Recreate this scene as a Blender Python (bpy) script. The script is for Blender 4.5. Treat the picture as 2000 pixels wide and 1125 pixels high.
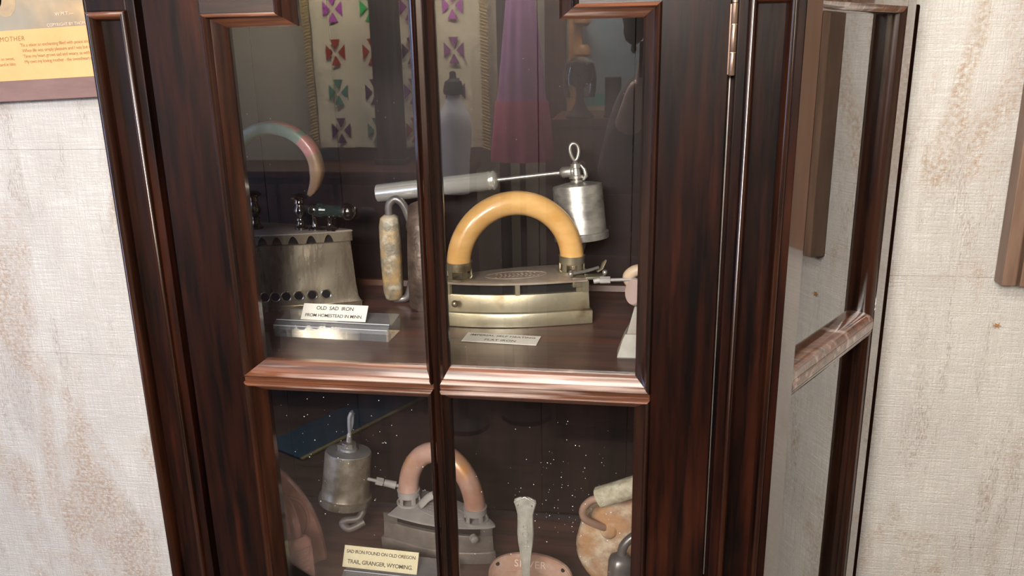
import bpy, bmesh, math, random
from mathutils import Vector, Matrix
random.seed(7)
pi = math.pi
S = bpy.context.scene
COL = S.collection
for o in list(bpy.data.objects):
    bpy.data.objects.remove(o)

# ---------------------------------------------------------------- camera
cam_d = bpy.data.cameras.new('camera')
cam = bpy.data.objects.new('camera', cam_d)
COL.objects.link(cam)
cam_d.sensor_width = 36.0
cam_d.lens = 1613.0 / 2000.0 * 36.0
cam_d.clip_start = 0.02
R_ = Vector((0.98741819, 0.15694306, -0.01934401))
U_ = Vector((-0.02581087, 0.28064946, 0.95946322))
F_ = Vector((-0.15600998, 0.94689215, -0.28116922))
cam.matrix_world = Matrix(((R_.x, U_.x, -F_.x, 0.0), (R_.y, U_.y, -F_.y, -0.92),
                           (R_.z, U_.z, -F_.z, 1.55), (0, 0, 0, 1)))
S.camera = cam

# ---------------------------------------------------------------- world, lights, exposure
w = bpy.data.worlds.new('world'); S.world = w; w.use_nodes = True
w.node_tree.nodes['Background'].inputs[0].default_value = (1.0, 0.97, 0.93, 1)
w.node_tree.nodes['Background'].inputs[1].default_value = 0.25
S.view_settings.view_transform = 'Standard'
S.view_settings.look = 'None'
S.view_settings.gamma = 1.0
S.view_settings.use_curve_mapping = False
S.view_settings.exposure = 0.0

def area(name, loc, target, sx, sy, power, color):
    l = bpy.data.lights.new(name, 'AREA'); l.shape = 'RECTANGLE'
    l.size = sx; l.size_y = sy; l.energy = power; l.color = color
    o = bpy.data.objects.new(name, l); COL.objects.link(o)
    o.location = loc
    o.rotation_euler = (Vector(target) - Vector(loc)).to_track_quat('-Z', 'Y').to_euler()
    return o
area('ceiling_lamp_light', (-0.2, -1.05, 2.52), (-0.2, 0.0, 1.0), 1.3, 0.35, 25, (1.0, 0.93, 0.84))
area('window_daylight', (-2.6, -1.55, 1.70), (0.3, 0.2, 1.2), 0.45, 1.3, 30, (0.42, 0.58, 1.0))
area('quilt_fill_light', (-0.80, -2.14, 2.12), (-0.85, -2.60, 1.66), 1.6, 0.08, 62, (1.0, 0.90, 0.74))  # added unseen light, brightens quilt and far wall for the glass reflection
area('front_fill_light', (-0.32, -1.80, 2.00), (-0.25, 0.2, 1.0), 1.1, 0.35, 70, (1.0, 0.94, 0.87))  # added fill from behind the camera, brightens the cabinet interior
area('aisle_lamp_light', (1.3, -1.5, 2.5), (0.3, 0.3, 1.2), 0.9, 0.3, 10, (1.0, 0.90, 0.78))

# ---------------------------------------------------------------- materials
def mat(name, c1, c2=None, rough=0.5, metal=0.0, scale=20.0, stretch=(1, 1, 1), coat=0.0, coat_rough=0.08,
        bump=0.0, bump_scale=None, lo=0.35, hi=0.65, detail=5.0, spec=0.5, emit=None, sheen=0.0, c3=None, s3=5.0,
        lo3=0.55, hi3=0.7, rough2=None):
    m = bpy.data.materials.new(name); m.use_nodes = True
    nt = m.node_tree; N = nt.nodes; L = nt.links
    b = N['Principled BSDF']
    b.inputs['Base Color'].default_value = (*c1, 1)
    b.inputs['Roughness'].default_value = rough
    b.inputs['Metallic'].default_value = metal
    b.inputs['Coat Weight'].default_value = coat
    b.inputs['Coat Roughness'].default_value = coat_rough
    b.inputs['Specular IOR Level'].default_value = spec
    if sheen: b.inputs['Sheen Weight'].default_value = sheen
    tc = N.new('ShaderNodeTexCoord'); mp = N.new('ShaderNodeMapping')
    mp.inputs['Scale'].default_value = stretch
    L.new(tc.outputs['Object'], mp.inputs['Vector'])
    col = None
    if c2:
        n = N.new('ShaderNodeTexNoise'); n.inputs['Scale'].default_value = scale
        n.inputs['Detail'].default_value = detail; n.inputs['Roughness'].default_value = 0.62
        L.new(mp.outputs[0], n.inputs['Vector'])
        r = N.new('ShaderNodeValToRGB')
        r.color_ramp.elements[0].position = lo; r.color_ramp.elements[0].color = (*c1, 1)
        r.color_ramp.elements[1].position = hi; r.color_ramp.elements[1].color = (*c2, 1)
        L.new(n.outputs['Fac'], r.inputs['Fac'])
        col = r.outputs['Color']
        if rough2 is not None:
            mr = N.new('ShaderNodeMapRange')
            mr.inputs['From Min'].default_value = lo; mr.inputs['From Max'].default_value = hi
            mr.inputs['To Min'].default_value = rough; mr.inputs['To Max'].default_value = rough2
            L.new(n.outputs['Fac'], mr.inputs['Value']); L.new(mr.outputs[0], b.inputs['Roughness'])
        if c3:
            n3 = N.new('ShaderNodeTexNoise'); n3.inputs['Scale'].default_value = s3
            n3.inputs['Detail'].default_value = 6; L.new(mp.outputs[0], n3.inputs['Vector'])
            mr = N.new('ShaderNodeMapRange'); mr.inputs['From Min'].default_value = lo3
            mr.inputs['From Max'].default_value = hi3; L.new(n3.outputs['Fac'], mr.inputs['Value'])
            mx = N.new('ShaderNodeMix'); mx.data_type = 'RGBA'
            L.new(mr.outputs[0], mx.inputs['Factor']); L.new(col, mx.inputs['A'])
            mx.inputs['B'].default_value = (*c3, 1); col = mx.outputs['Result']
        L.new(col, b.inputs['Base Color'])
    if bump:
        nb = N.new('ShaderNodeTexNoise'); nb.inputs['Scale'].default_value = bump_scale or scale * 3
        nb.inputs['Detail'].default_value = 4; L.new(mp.outputs[0], nb.inputs['Vector'])
        bp = N.new('ShaderNodeBump'); bp.inputs['Strength'].default_value = bump
        bp.inputs['Distance'].default_value = 0.002
        L.new(nb.outputs['Fac'], bp.inputs['Height']); L.new(bp.outputs[0], b.inputs['Normal'])
    if emit:
        b.inputs['Emission Color'].default_value = (*emit[0], 1); b.inputs['Emission Strength'].default_value = emit[1]
    return m

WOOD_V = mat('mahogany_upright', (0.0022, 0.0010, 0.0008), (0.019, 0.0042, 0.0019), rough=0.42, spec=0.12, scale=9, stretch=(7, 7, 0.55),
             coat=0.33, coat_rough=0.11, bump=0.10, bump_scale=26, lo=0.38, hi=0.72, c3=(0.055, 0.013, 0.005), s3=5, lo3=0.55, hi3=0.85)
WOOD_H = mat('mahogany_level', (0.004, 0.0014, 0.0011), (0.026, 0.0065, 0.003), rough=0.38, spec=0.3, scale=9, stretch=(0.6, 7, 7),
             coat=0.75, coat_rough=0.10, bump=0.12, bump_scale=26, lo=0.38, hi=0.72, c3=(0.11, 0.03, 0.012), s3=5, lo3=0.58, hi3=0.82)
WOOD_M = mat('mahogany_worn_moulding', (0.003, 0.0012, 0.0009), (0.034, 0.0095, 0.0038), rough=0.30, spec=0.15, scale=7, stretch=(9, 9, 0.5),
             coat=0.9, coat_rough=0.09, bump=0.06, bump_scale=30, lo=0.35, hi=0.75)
WOOD_MH = mat('mahogany_worn_highlit_rail', (0.020, 0.008, 0.005), (0.19, 0.065, 0.028), rough=0.28, scale=9, stretch=(0.5, 9, 9),
              coat=0.9, coat_rough=0.12, bump=0.25, bump_scale=20, lo=0.3, hi=0.7, c3=(0.34, 0.25, 0.21), s3=7, lo3=0.56, hi3=0.68)  # pale streaks paint whitish highlights onto the worn rails
WOOD_SIDE = mat('varnished_side_post', (0.016, 0.006, 0.004), (0.06, 0.018, 0.008), rough=0.18, scale=7, stretch=(7, 7, 0.5),
                coat=1.0, coat_rough=0.035, lo=0.35, hi=0.7)
WOOD_MATT = mat('dark_matt_stile', (0.010, 0.004, 0.003), (0.018, 0.007, 0.005), rough=1.0, spec=0.0, scale=8, stretch=(6, 6, .5))
for _m in (WOOD_SIDE,):
    _m.node_tree.nodes['Principled BSDF'].inputs['Coat IOR'].default_value = 2.5
SHELF = mat('shelf_board', (0.068, 0.038, 0.033), (0.150, 0.082, 0.067), rough=0.34, scale=6, stretch=(0.7, 8, 8), coat=0.25,
            coat_rough=0.25, bump=0.05, c3=(0.15, 0.06, 0.045), s3=3)
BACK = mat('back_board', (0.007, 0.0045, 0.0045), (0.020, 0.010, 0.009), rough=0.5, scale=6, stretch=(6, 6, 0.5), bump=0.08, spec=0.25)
BACKTRIM = mat('back_trim_wood', (0.08, 0.03, 0.016), (0.15, 0.06, 0.03), rough=0.4, scale=6, stretch=(0.5, 6, 6))
DARK = mat('dark_inside', (0.006, 0.005, 0.004), rough=0.8)
YWOOD = mat('honey_wood', (0.66, 0.36, 0.105), (0.80, 0.50, 0.20), rough=0.30, scale=14, stretch=(1, 3, 3), coat=0.5,
            coat_rough=0.12, bump=0.06, lo=0.3, hi=0.7, c3=(0.52, 0.25, 0.07), s3=10)
NICKEL = mat('aged_nickel', (0.46, 0.43, 0.32), (0.36, 0.31, 0.20), rough=0.30, metal=0.8, scale=18, bump=0.06, bump_scale=180,
             lo=0.42, hi=0.66, c3=(0.16, 0.10, 0.055), s3=26, lo3=0.60, hi3=0.76, rough2=0.42)
NICKEL_TOP = mat('worn_nickel_top', (0.50, 0.44, 0.36), (0.40, 0.31, 0.25), rough=0.42, metal=0.5, scale=26, bump=0.25, bump_scale=120)
CHARC = mat('smoky_nickel', (0.58, 0.51, 0.38), (0.17, 0.13, 0.095), rough=0.24, metal=0.85, scale=10, stretch=(3, 3, 0.7), bump=0.05,
            bump_scale=60, lo=0.40, hi=0.64, c3=(0.16, 0.11, 0.08), s3=9, lo3=0.55, hi3=0.8, rough2=0.38)
LIDTOP = mat('dull_brown_metal', (0.36, 0.31, 0.27), (0.28, 0.23, 0.20), rough=0.5, metal=0.35, scale=20, bump=0.05)
GUN = mat('polished_dark_metal', (0.14, 0.13, 0.125), (0.22, 0.19, 0.17), rough=0.12, metal=0.95, scale=20)
GUNG = mat('polished_green_black', (0.03, 0.045, 0.042), rough=0.10, metal=0.3, coat=1.0, coat_rough=0.04)
TANK = mat('tarnished_tin', (0.30, 0.29, 0.27), (0.58, 0.57, 0.53), rough=0.38, metal=0.75, scale=22, stretch=(1, 1, 2), bump=0.05,
           bump_scale=90, lo=0.4, hi=0.6)
CHROME = mat('bright_aluminium', (0.86, 0.86, 0.80), (0.80, 0.79, 0.72), rough=0.18, metal=0.7, scale=30, stretch=(1, 4, 4))
STEEL = mat('satin_steel', (0.55, 0.54, 0.50), (0.40, 0.38, 0.35), rough=0.32, metal=0.8, scale=50)
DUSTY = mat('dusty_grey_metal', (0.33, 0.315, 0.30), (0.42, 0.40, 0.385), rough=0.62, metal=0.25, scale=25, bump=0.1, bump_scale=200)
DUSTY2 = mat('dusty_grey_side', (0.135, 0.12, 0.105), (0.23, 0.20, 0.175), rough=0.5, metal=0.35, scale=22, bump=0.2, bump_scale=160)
LTANK = mat('worn_brass_tank', (0.22, 0.19, 0.145), (0.40, 0.36, 0.29), rough=0.45, metal=0.6, scale=35, bump=0.15, bump_scale=120,
            lo=0.4, hi=0.65)
LTANKTOP = mat('grey_tank_lid', (0.26, 0.265, 0.26), (0.36, 0.365, 0.35), rough=0.5, metal=0.4, scale=30, bump=0.05,
               c3=(0.62, 0.56, 0.44), s3=14, lo3=0.66, hi3=0.74)
COPPER = mat('worn_copper_paint', (0.46, 0.24, 0.16), (0.62, 0.42, 0.36), rough=0.34, metal=0.15, scale=12, bump=0.2, bump_scale=60, coat=0.3,
             c3=(0.62, 0.30, 0.09), s3=16, lo3=0.57, hi3=0.68)
ROSE = mat('oxide_red_paint', (0.44, 0.20, 0.155), (0.60, 0.33, 0.28), rough=0.30, metal=0.1, scale=16, bump=0.25, bump_scale=70, coat=0.4,
           coat_rough=0.15)
DKROD = mat('dark_steel_rod', (0.16, 0.15, 0.15), (0.27, 0.25, 0.245), rough=0.35, metal=0.6, scale=30, bump=0.1, bump_scale=150)
WRAP = mat('worn_wrapped_grip', (0.20, 0.19, 0.15), (0.50, 0.33, 0.14), rough=0.45, metal=0.15, scale=42, stretch=(1, 1, 1), bump=0.8, bump_scale=120,
           c3=(0.48, 0.43, 0.33), s3=60, lo3=0.5, hi3=0.62)
RUST = mat('rough_cast_iron', (0.05, 0.036, 0.028), (0.13, 0.092, 0.072), rough=0.42, metal=0.4, scale=30, bump=1.0, bump_scale=60)
STONE = mat('rusty_cream_cast', (0.66, 0.55, 0.40), (0.34, 0.20, 0.13), rough=0.75, scale=45, bump=1.0, bump_scale=110,
            c3=(0.46, 0.26, 0.13), s3=24, lo3=0.50, hi3=0.62)
CREAM = mat('cream_crusted_grip', (0.60, 0.57, 0.45), (0.34, 0.30, 0.20), rough=0.7, scale=70, bump=1.0, bump_scale=140)
PINKROD = mat('worn_pinkish_rod', (0.50, 0.33, 0.25), (0.38, 0.24, 0.18), rough=0.45, metal=0.2, scale=30)
PALEWOOD = mat('pale_wood', (0.62, 0.50, 0.36), (0.52, 0.38, 0.26), rough=0.45, scale=20)
PALEPINK = mat('faded_pink_disc', (0.50, 0.38, 0.34), (0.42, 0.30, 0.27), rough=0.5, scale=20)
SILVER = mat('tarnished_silver', (0.72, 0.72, 0.66), (0.50, 0.49, 0.43), rough=0.30, metal=0.45, scale=60, bump=0.3, bump_scale=200)
TRIVL = mat('highlit_raised_letter', (0.74, 0.58, 0.48), rough=0.4)  # paler than the plate: letter highlights put into the colour
TRIV = mat('tan_pink_cast', (0.50, 0.33, 0.25), (0.40, 0.23, 0.17), rough=0.42, metal=0.1, scale=30, bump=0.2, bump_scale=120, c3=(0.55, 0.42, 0.34), s3=40)
PAPER = mat('cream_card', (0.88, 0.86, 0.78), (0.84, 0.81, 0.72), rough=0.8, scale=60)
PAPERY = mat('yellowed_card', (0.80, 0.74, 0.52), (0.74, 0.66, 0.42), rough=0.8, scale=60)
INK = mat('dark_ink', (0.03, 0.028, 0.025), rough=0.7)
INKG = mat('faded_grey_ink', (0.10, 0.09, 0.08), rough=0.7)
INKB = mat('brown_ink', (0.26, 0.13, 0.05), rough=0.8)
PRED = mat('faded_red_paint', (0.42, 0.14, 0.13), (0.50, 0.24, 0.22), rough=0.4, scale=40, bump=0.1, coat=0.2)
PGRN = mat('faded_green_paint', (0.13, 0.20, 0.16), (0.20, 0.27, 0.22), rough=0.4, scale=40, bump=0.1, coat=0.2)
PTAN = mat('bare_tan_wood', (0.30, 0.20, 0.12), (0.22, 0.13, 0.08), rough=0.4, scale=30, coat=0.2)
PGRY = mat('grey_brown_paint', (0.26, 0.22, 0.19), (0.30, 0.20, 0.18), rough=0.4, scale=30, coat=0.2)
BRASS = mat('aged_brass_hinge', (0.20, 0.13, 0.10), (0.30, 0.2, 0.14), rough=0.3, metal=0.8, scale=60)
BRASSB = mat('bright_brass', (0.75, 0.60, 0.40), rough=0.25, metal=0.9)
FRAMEW = mat('brown_picture_frame', (0.17, 0.095, 0.072), (0.21, 0.12, 0.092), rough=0.5, scale=12, stretch=(1, 4, 4), bump=0.05)
FRAMEV = mat('brown_upright_frame', (0.13, 0.080, 0.055), (0.19, 0.115, 0.08), rough=0.4, scale=12, stretch=(5, 5, 0.6), bump=0.05)
GOLDP = mat('golden_verse_panel', (0.62, 0.34, 0.125), (0.68, 0.39, 0.16), rough=0.6, scale=7)
PRINT = mat('sepia_print', (0.26, 0.20, 0.12), (0.50, 0.34, 0.17), rough=0.55, scale=12, detail=3, c3=(0.27, 0.25, 0.19), s3=5, lo3=0.42, hi3=0.6)
INSET = mat('pale_ink', (0.75, 0.55, 0.42), rough=0.7)
DUST = mat('dust_speck', (0.9, 0.88, 0.84), rough=0.8, emit=None)
QUILT = mat('quilt_cotton', (0.74, 0.68, 0.52), (0.66, 0.59, 0.44), rough=0.9, scale=30, bump=0.8, bump_scale=45)
FRINGE = mat('gold_fringe', (0.60, 0.45, 0.20), (0.48, 0.34, 0.14), rough=0.9, scale=80, bump=0.5)
WALLF = mat('beige_far_wall', (0.55, 0.50, 0.41), (0.50, 0.45, 0.37), rough=0.9, scale=4)
WALLB = mat('blue_grey_board', (0.30, 0.40, 0.50), (0.36, 0.44, 0.50), rough=0.8, scale=5)
TEAL = mat('teal_cloth', (0.10, 0.42, 0.38), rough=0.8)
CREAMB = mat('cream_cloth', (0.6, 0.52, 0.42), rough=0.8)
PURP = mat('mauve_cotton', (0.42, 0.20, 0.42), (0.34, 0.16, 0.35), rough=0.9, scale=20)
ROSEC = mat('rose_cotton', (0.62, 0.13, 0.26), (0.52, 0.10, 0.22), rough=0.9, scale=20)
FURN = mat('sideboard_wood', (0.05, 0.022, 0.014), (0.10, 0.042, 0.024), rough=0.45, scale=6, stretch=(0.6, 6, 6), coat=0.2)
POST = mat('dark_post', (0.025, 0.02, 0.018), rough=0.6)
BRONZE = mat('carved_oak', (0.42, 0.20, 0.07), (0.55, 0.30, 0.12), rough=0.4, scale=14, bump=0.2)
WHITEC = mat('white_cotton', (0.82, 0.84, 0.92), (0.74, 0.75, 0.85), rough=0.9, scale=20)
FLOORM = mat('brown_floor', (0.075, 0.05, 0.038), (0.11, 0.075, 0.055), rough=0.5, scale=5, stretch=(0.5, 5, 5))
CEILM = mat('white_ceiling', (0.72, 0.70, 0.66), rough=0.9)
RUG = mat('blue_rug_wool', (0.02, 0.05, 0.08), (0.035, 0.075, 0.105), rough=0.95, scale=60, bump=0.6)
RUGE = mat('ochre_rug_edge', (0.26, 0.23, 0.10), rough=0.95)
SKIN = mat('skin', (0.50, 0.30, 0.22), rough=0.5)
SHIRT = mat('brown_shirt', (0.028, 0.014, 0.011), (0.04, 0.02, 0.016), rough=0.9, scale=40)
TROUS = mat('dark_trousers', (0.02, 0.022, 0.03), rough=0.9)
HAIR = mat('dark_hair', (0.03, 0.02, 0.015), rough=0.6)
PLASTIC = mat('black_plastic', (0.02, 0.02, 0.022), rough=0.3)

def glass_mat(name, boost, base=0.0, tint=(1, 1, 1), rough=0.0, ior=1.5):
    m = bpy.data.materials.new(name); m.use_nodes = True
    nt = m.node_tree; N = nt.nodes; L = nt.links
    N.clear()
    out = N.new('ShaderNodeOutputMaterial'); mix = N.new('ShaderNodeMixShader')
    tr = N.new('ShaderNodeBsdfTransparent'); tr.inputs[0].default_value = (*tint, 1)
    gl = N.new('ShaderNodeBsdfGlossy'); gl.inputs['Roughness'].default_value = rough
    fr = N.new('ShaderNodeFresnel'); fr.inputs['IOR'].default_value = ior
    mm = N.new('ShaderNodeMath'); mm.operation = 'MULTIPLY_ADD'; mm.use_clamp = True
    mm.inputs[1].default_value = boost; mm.inputs[2].default_value = base
    L.new(fr.outputs[0], mm.inputs[0]); L.new(mm.outputs[0], mix.inputs[0])
    L.new(tr.outputs[0], mix.inputs[1]); L.new(gl.outputs[0], mix.inputs[2]); L.new(mix.outputs[0], out.inputs[0])
    return m
GLASS = glass_mat('cabinet_glass', 1.25)
GLASS_S = glass_mat('polished_side_glass', 2.6)

def acrylic():
    m = bpy.data.materials.new('clear_acrylic'); m.use_nodes = True
    nt = m.node_tree; N = nt.nodes; L = nt.links; N.clear()
    out = N.new('ShaderNodeOutputMaterial'); mix = N.new('ShaderNodeMixShader'); m2 = N.new('ShaderNodeMixShader')
    tr = N.new('ShaderNodeBsdfTransparent'); tr.inputs[0].default_value = (0.93, 0.94, 0.95, 1)
    gl = N.new('ShaderNodeBsdfGlossy'); gl.inputs['Roughness'].default_value = 0.03
    df = N.new('ShaderNodeBsdfDiffuse'); df.inputs[0].default_value = (0.75, 0.78, 0.84, 1)
    fr = N.new('ShaderNodeFresnel'); fr.inputs['IOR'].default_value = 1.55
    L.new(tr.outputs[0], m2.inputs[1]); L.new(df.outputs[0], m2.inputs[2]); m2.inputs[0].default_value = 0.13
    L.new(fr.outputs[0], mix.inputs[0]); L.new(m2.outputs[0], mix.inputs[1]); L.new(gl.outputs[0], mix.inputs[2])
    L.new(mix.outputs[0], out.inputs[0])
    return m
ACR = acrylic()
ACRE = mat('acrylic_lit_edge', (0.62, 0.66, 0.72), rough=0.15, coat=0.5)

def wallpaper():
    m = bpy.data.materials.new('linen_wallpaper'); m.use_nodes = True
    nt = m.node_tree; N = nt.nodes; L = nt.links
    b = N['Principled BSDF']; b.inputs['Roughness'].default_value = 0.75
    tc = N.new('ShaderNodeTexCoord')
    def noise(scale, st, detail=5, rough=0.6, dist=0.0):
        mp = N.new('ShaderNodeMapping'); mp.inputs['Scale'].default_value = st
        L.new(tc.outputs['Object'], mp.inputs['Vector'])
        n = N.new('ShaderNodeTexNoise'); n.inputs['Scale'].default_value = scale; n.inputs['Detail'].default_value = detail
        n.inputs['Roughness'].default_value = rough; n.inputs['Distortion'].default_value = dist
        L.new(mp.outputs[0], n.inputs['Vector']); return n.outputs['Fac']
    def rng(x, a, c, d=0.0, e=1.0):
        r = N.new('ShaderNodeMapRange'); r.inputs['From Min'].default_value = a; r.inputs['From Max'].default_value = c
        r.inputs['To Min'].default_value = d; r.inputs['To Max'].default_value = e
        L.new(x, r.inputs['Value']); return r.outputs[0]
    def mul(a, c, op='MULTIPLY'):
        r = N.new('ShaderNodeMath'); r.operation = op; r.use_clamp = True
        L.new(a, r.inputs[0]); L.new(c, r.inputs[1]); return r.outputs[0]
    def mix(f, a, c):
        r = N.new('ShaderNodeMix'); r.data_type = 'RGBA'; L.new(f, r.inputs['Factor'])
        for k, v in (('A', a), ('B', c)):
            if isinstance(v, tuple): r.inputs[k].default_value = (*v, 1)
            else: L.new(v, r.inputs[k])
        return r.outputs['Result']
    hlin = noise(60, (0.25, 1, 6.0), 3)
    vlin = noise(60, (6.0, 1, 0.25), 3)
    fine = noise(260, (1, 1, 1), 2)
    base = mix(rng(noise(9, (1, 1, 0.5)), 0.35, 0.68), (0.595, 0.58, 0.55), (0.475, 0.455, 0.435))
    stain = mul(rng(noise(9, (1.0, 1, 0.42), 6, 0.62, 0.5), 0.49, 0.61, 0, 0.95), rng(noise(120, (1.2, 1, 1.2), 3), 0.38, 0.58))
    base = mix(stain, base, (0.37, 0.26, 0.18))
    gr = mul(rng(noise(14, (1.6, 1, 0.35), 6, 0.65, 0.6), 0.53, 0.62, 0, 0.85), rng(noise(190, (2.2, 1, 0.5), 3), 0.45, 0.6))
    base = mix(gr, base, (0.32, 0.27, 0.24))
    lines = mul(rng(hlin, 0.3, 0.7, 0.0, 0.6), rng(vlin, 0.3, 0.7, 0.0, 0.6), 'ADD')
    base = mix(rng(lines, 0.35, 0.75, 0.0, 0.50), base, (0.385, 0.36, 0.325))
    L.new(base, b.inputs['Base Color'])
    h = mul(lines, rng(fine, 0.3, 0.7, 0, 0.5), 'ADD')
    bp = N.new('ShaderNodeBump'); bp.inputs['Strength'].default_value = 0.8; bp.inputs['Distance'].default_value = 0.0016
    L.new(h, bp.inputs['Height']); L.new(bp.outputs[0], b.inputs['Normal'])
    return m
WALLP = wallpaper()

# ---------------------------------------------------------------- mesh helpers
class MB:
    def __init__(s): s.v = []; s.f = []; s.m = []
    def add(s, verts, faces, mi=0):
        k = len(s.v); s.v += [tuple(p) for p in verts]; s.f += [tuple(i + k for i in f) for f in faces]
        s.m += [mi] * len(faces) if isinstance(mi, int) else list(mi); return s
    def box(s, x0, x1, y0, y1, z0, z1, mi=0):
        v = [(x0, y0, z0), (x1, y0, z0), (x1, y1, z0), (x0, y1, z0), (x0, y0, z1), (x1, y0, z1), (x1, y1, z1), (x0, y1, z1)]
        return s.add(v, [(0, 3, 2, 1), (4, 5, 6, 7), (0, 1, 5, 4), (1, 2, 6, 5), (2, 3, 7, 6), (3, 0, 4, 7)], mi)
    def prism_x(s, prof, x0, x1, mi=0):          # prof: (y,z) polygon extruded along x
        n = len(prof)
        v = [(x0, y, z) for y, z in prof] + [(x1, y, z) for y, z in prof]
        return s.add(v, [tuple(range(n))[::-1], tuple(range(n, 2 * n))] + [(i, (i + 1) % n, n + (i + 1) % n, n + i) for i in range(n)], mi)
    def prism_y(s, prof, y0, y1, mi=0):          # prof: (x,z)
        n = len(prof)
        v = [(x, y0, z) for x, z in prof] + [(x, y1, z) for x, z in prof]
        return s.add(v, [tuple(range(n)), tuple(range(n, 2 * n))[::-1]] + [(i, n + i, n + (i + 1) % n, (i + 1) % n) for i in range(n)], mi)
    def loft(s, rings, caps=(True, True), mi=0, closed=True):
        n = len(rings[0]); v = [p for r in rings for p in r]; f = []; mm = []
        for k in range(len(rings) - 1):
            for i in range(n if closed else n - 1):
                j = (i + 1) % n
                f.append((k * n + i, k * n + j, (k + 1) * n + j, (k + 1) * n + i))
                mm.append(mi(k, i) if callable(mi) else mi)
        if caps[0]: f.append(tuple(range(n))[::-1]); mm.append(mi(0, 0) if callable(mi) else mi)
        if caps[1]: f.append(tuple(range((len(rings) - 1) * n, len(rings) * n))); mm.append(mi(len(rings) - 2, 0) if callable(mi) else mi)
        return s.add(v, f, mm)
    def tube(s, path, rad, n=14, sec=None, mi=0, caps=(True, True), up=None):
        P = [Vector(p) for p in path]; m = len(P); rings = []
        T = []
        for i in range(m):
            a = P[max(0, i - 1)]; c = P[min(m - 1, i + 1)]; T.append((c - a).normalized())
        t0 = T[0]
        nrm = Vector(up) if up else (Vector((0, 0, 1)) if abs(t0.z) < 0.9 else Vector((1, 0, 0)))
        nrm = (nrm - t0 * nrm.dot(t0)).normalized()
        for i in range(m):
            nrm = (nrm - T[i] * nrm.dot(T[i])).normalized(); bn = T[i].cross(nrm)
            r = rad[i] if isinstance(rad, (list, tuple)) else rad
            ring = []
            for k in range(n):
                a = 2 * pi * k / n
                if sec: cx, cy = sec(a); cx *= r; cy *= r
                else: cx = r * math.cos(a); cy = r * math.sin(a)
                ring.append(P[i] + nrm * cx + bn * cy)
            rings.append(ring)
        return s.loft(rings, caps, mi)
    def lathe(s, prof, base=(0, 0, 0), axis=(0, 0, 1), n=28, mi=0, caps=(True, True)):   # prof: (r, h) up the axis
        A = Vector(axis).normalized(); B = Vector(base)
        u = Vector((1, 0, 0)) if abs(A.x) < 0.9 else Vector((0, 1, 0))
        u = (u - A * u.dot(A)).normalized(); w_ = A.cross(u)
        rings = [[B + A * h + (u * math.cos(2 * pi * k / n) + w_ * math.sin(2 * pi * k / n)) * max(r, 1e-5) for k in range(n)] for r, h in prof]
        return s.loft(rings, caps, mi)
    def ball(s, c, r, n=16, sc=(1, 1, 1), mi=0):
        rings = []
        for j in range(n // 2 + 1):
            t = pi * j / (n // 2); rr = max(math.sin(t), 1e-4)
            rings.append([(c[0] + r * sc[0] * rr * math.cos(2 * pi * k / n), c[1] + r * sc[1] * rr * math.sin(2 * pi * k / n), c[2] - r * sc[2] * math.cos(t)) for k in range(n)])
        return s.loft(rings, (True, True), mi)
    def build(s, name, mats, parent=None, M=None, smooth=40, bevel=0, seg=2, subd=0):
        me = bpy.data.meshes.new(name)
        me.from_pydata(s.v, [], s.f); me.validate()
        if not isinstance(mats, (list, tuple)): mats = [mats]
        for m in mats: me.materials.append(m)
        if len(s.m) == len(me.polygons):
            me.polygons.foreach_set('material_index', s.m)
        bm = bmesh.new(); bm.from_mesh(me)
        if M is not None: bm.transform(M)
        bmesh.ops.remove_doubles(bm, verts=bm.verts, dist=1e-6)
        bmesh.ops.recalc_face_normals(bm, faces=bm.faces)
        if bevel:
            es = [e for e in bm.edges if len(e.link_faces) == 2 and e.calc_face_angle(0) > 0.6]
            try: bmesh.ops.bevel(bm, geom=es, offset=bevel, segments=seg, affect='EDGES', profile=0.6, clamp_overlap=True)
            except Exception: pass
        if smooth:
            th = math.radians(smooth)
            for f in bm.faces: f.smooth = True
            for e in bm.edges:
                if len(e.link_faces) == 2: e.smooth = e.calc_face_angle(0) < th
        bm.to_mesh(me); bm.free()
        o = bpy.data.objects.new(name, me); COL.objects.link(o)
        if parent: o.parent = parent
        if subd:
            mo = o.modifiers.new('s', 'SUBSURF'); mo.levels = subd; mo.render_levels = subd
        return o

def thing(name, label, cat, loc=(0, 0, 0), rotz=0.0, group=None, mw=None):
    o = bpy.data.objects.new(name, None); COL.objects.link(o); o.empty_display_size = 0.05
    if mw is not None: o.matrix_world = mw
    else: o.location = loc; o.rotation_euler = (0, 0, rotz)
    o['label'] = label; o['category'] = cat
    if group: o['group'] = group
    return o
def tag(o, label, cat, group=None):
    o['label'] = label; o['category'] = cat
    if group: o['group'] = group
    return o
def structure(o): o['kind'] = 'structure'; return o
def lab(o, t): o['label'] = t; return o

def text(s, size, m, parent, M, name='lettering', extrude=0.0001, align='CENTER', shear=0.0, offset=0.0, spacing=1.0):
    c = bpy.data.curves.new('txt', 'FONT'); c.body = s; c.size = size; c.extrude = extrude; c.align_x = align; c.align_y = 'CENTER'
    c.shear = shear; c.offset = offset; c.space_character = spacing; c.resolution_u = 3
    t = bpy.data.objects.new('txt', c); COL.objects.link(t)
    dg = bpy.context.evaluated_depsgraph_get(); dg.update()
    me = bpy.data.meshes.new_from_object(t.evaluated_get(dg))
    bpy.data.objects.remove(t); bpy.data.curves.remove(c)
    me.materials.clear(); me.materials.append(m); me.transform(M)
    o = bpy.data.objects.new(name, me); COL.objects.link(o); o.parent = parent
    return o

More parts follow.
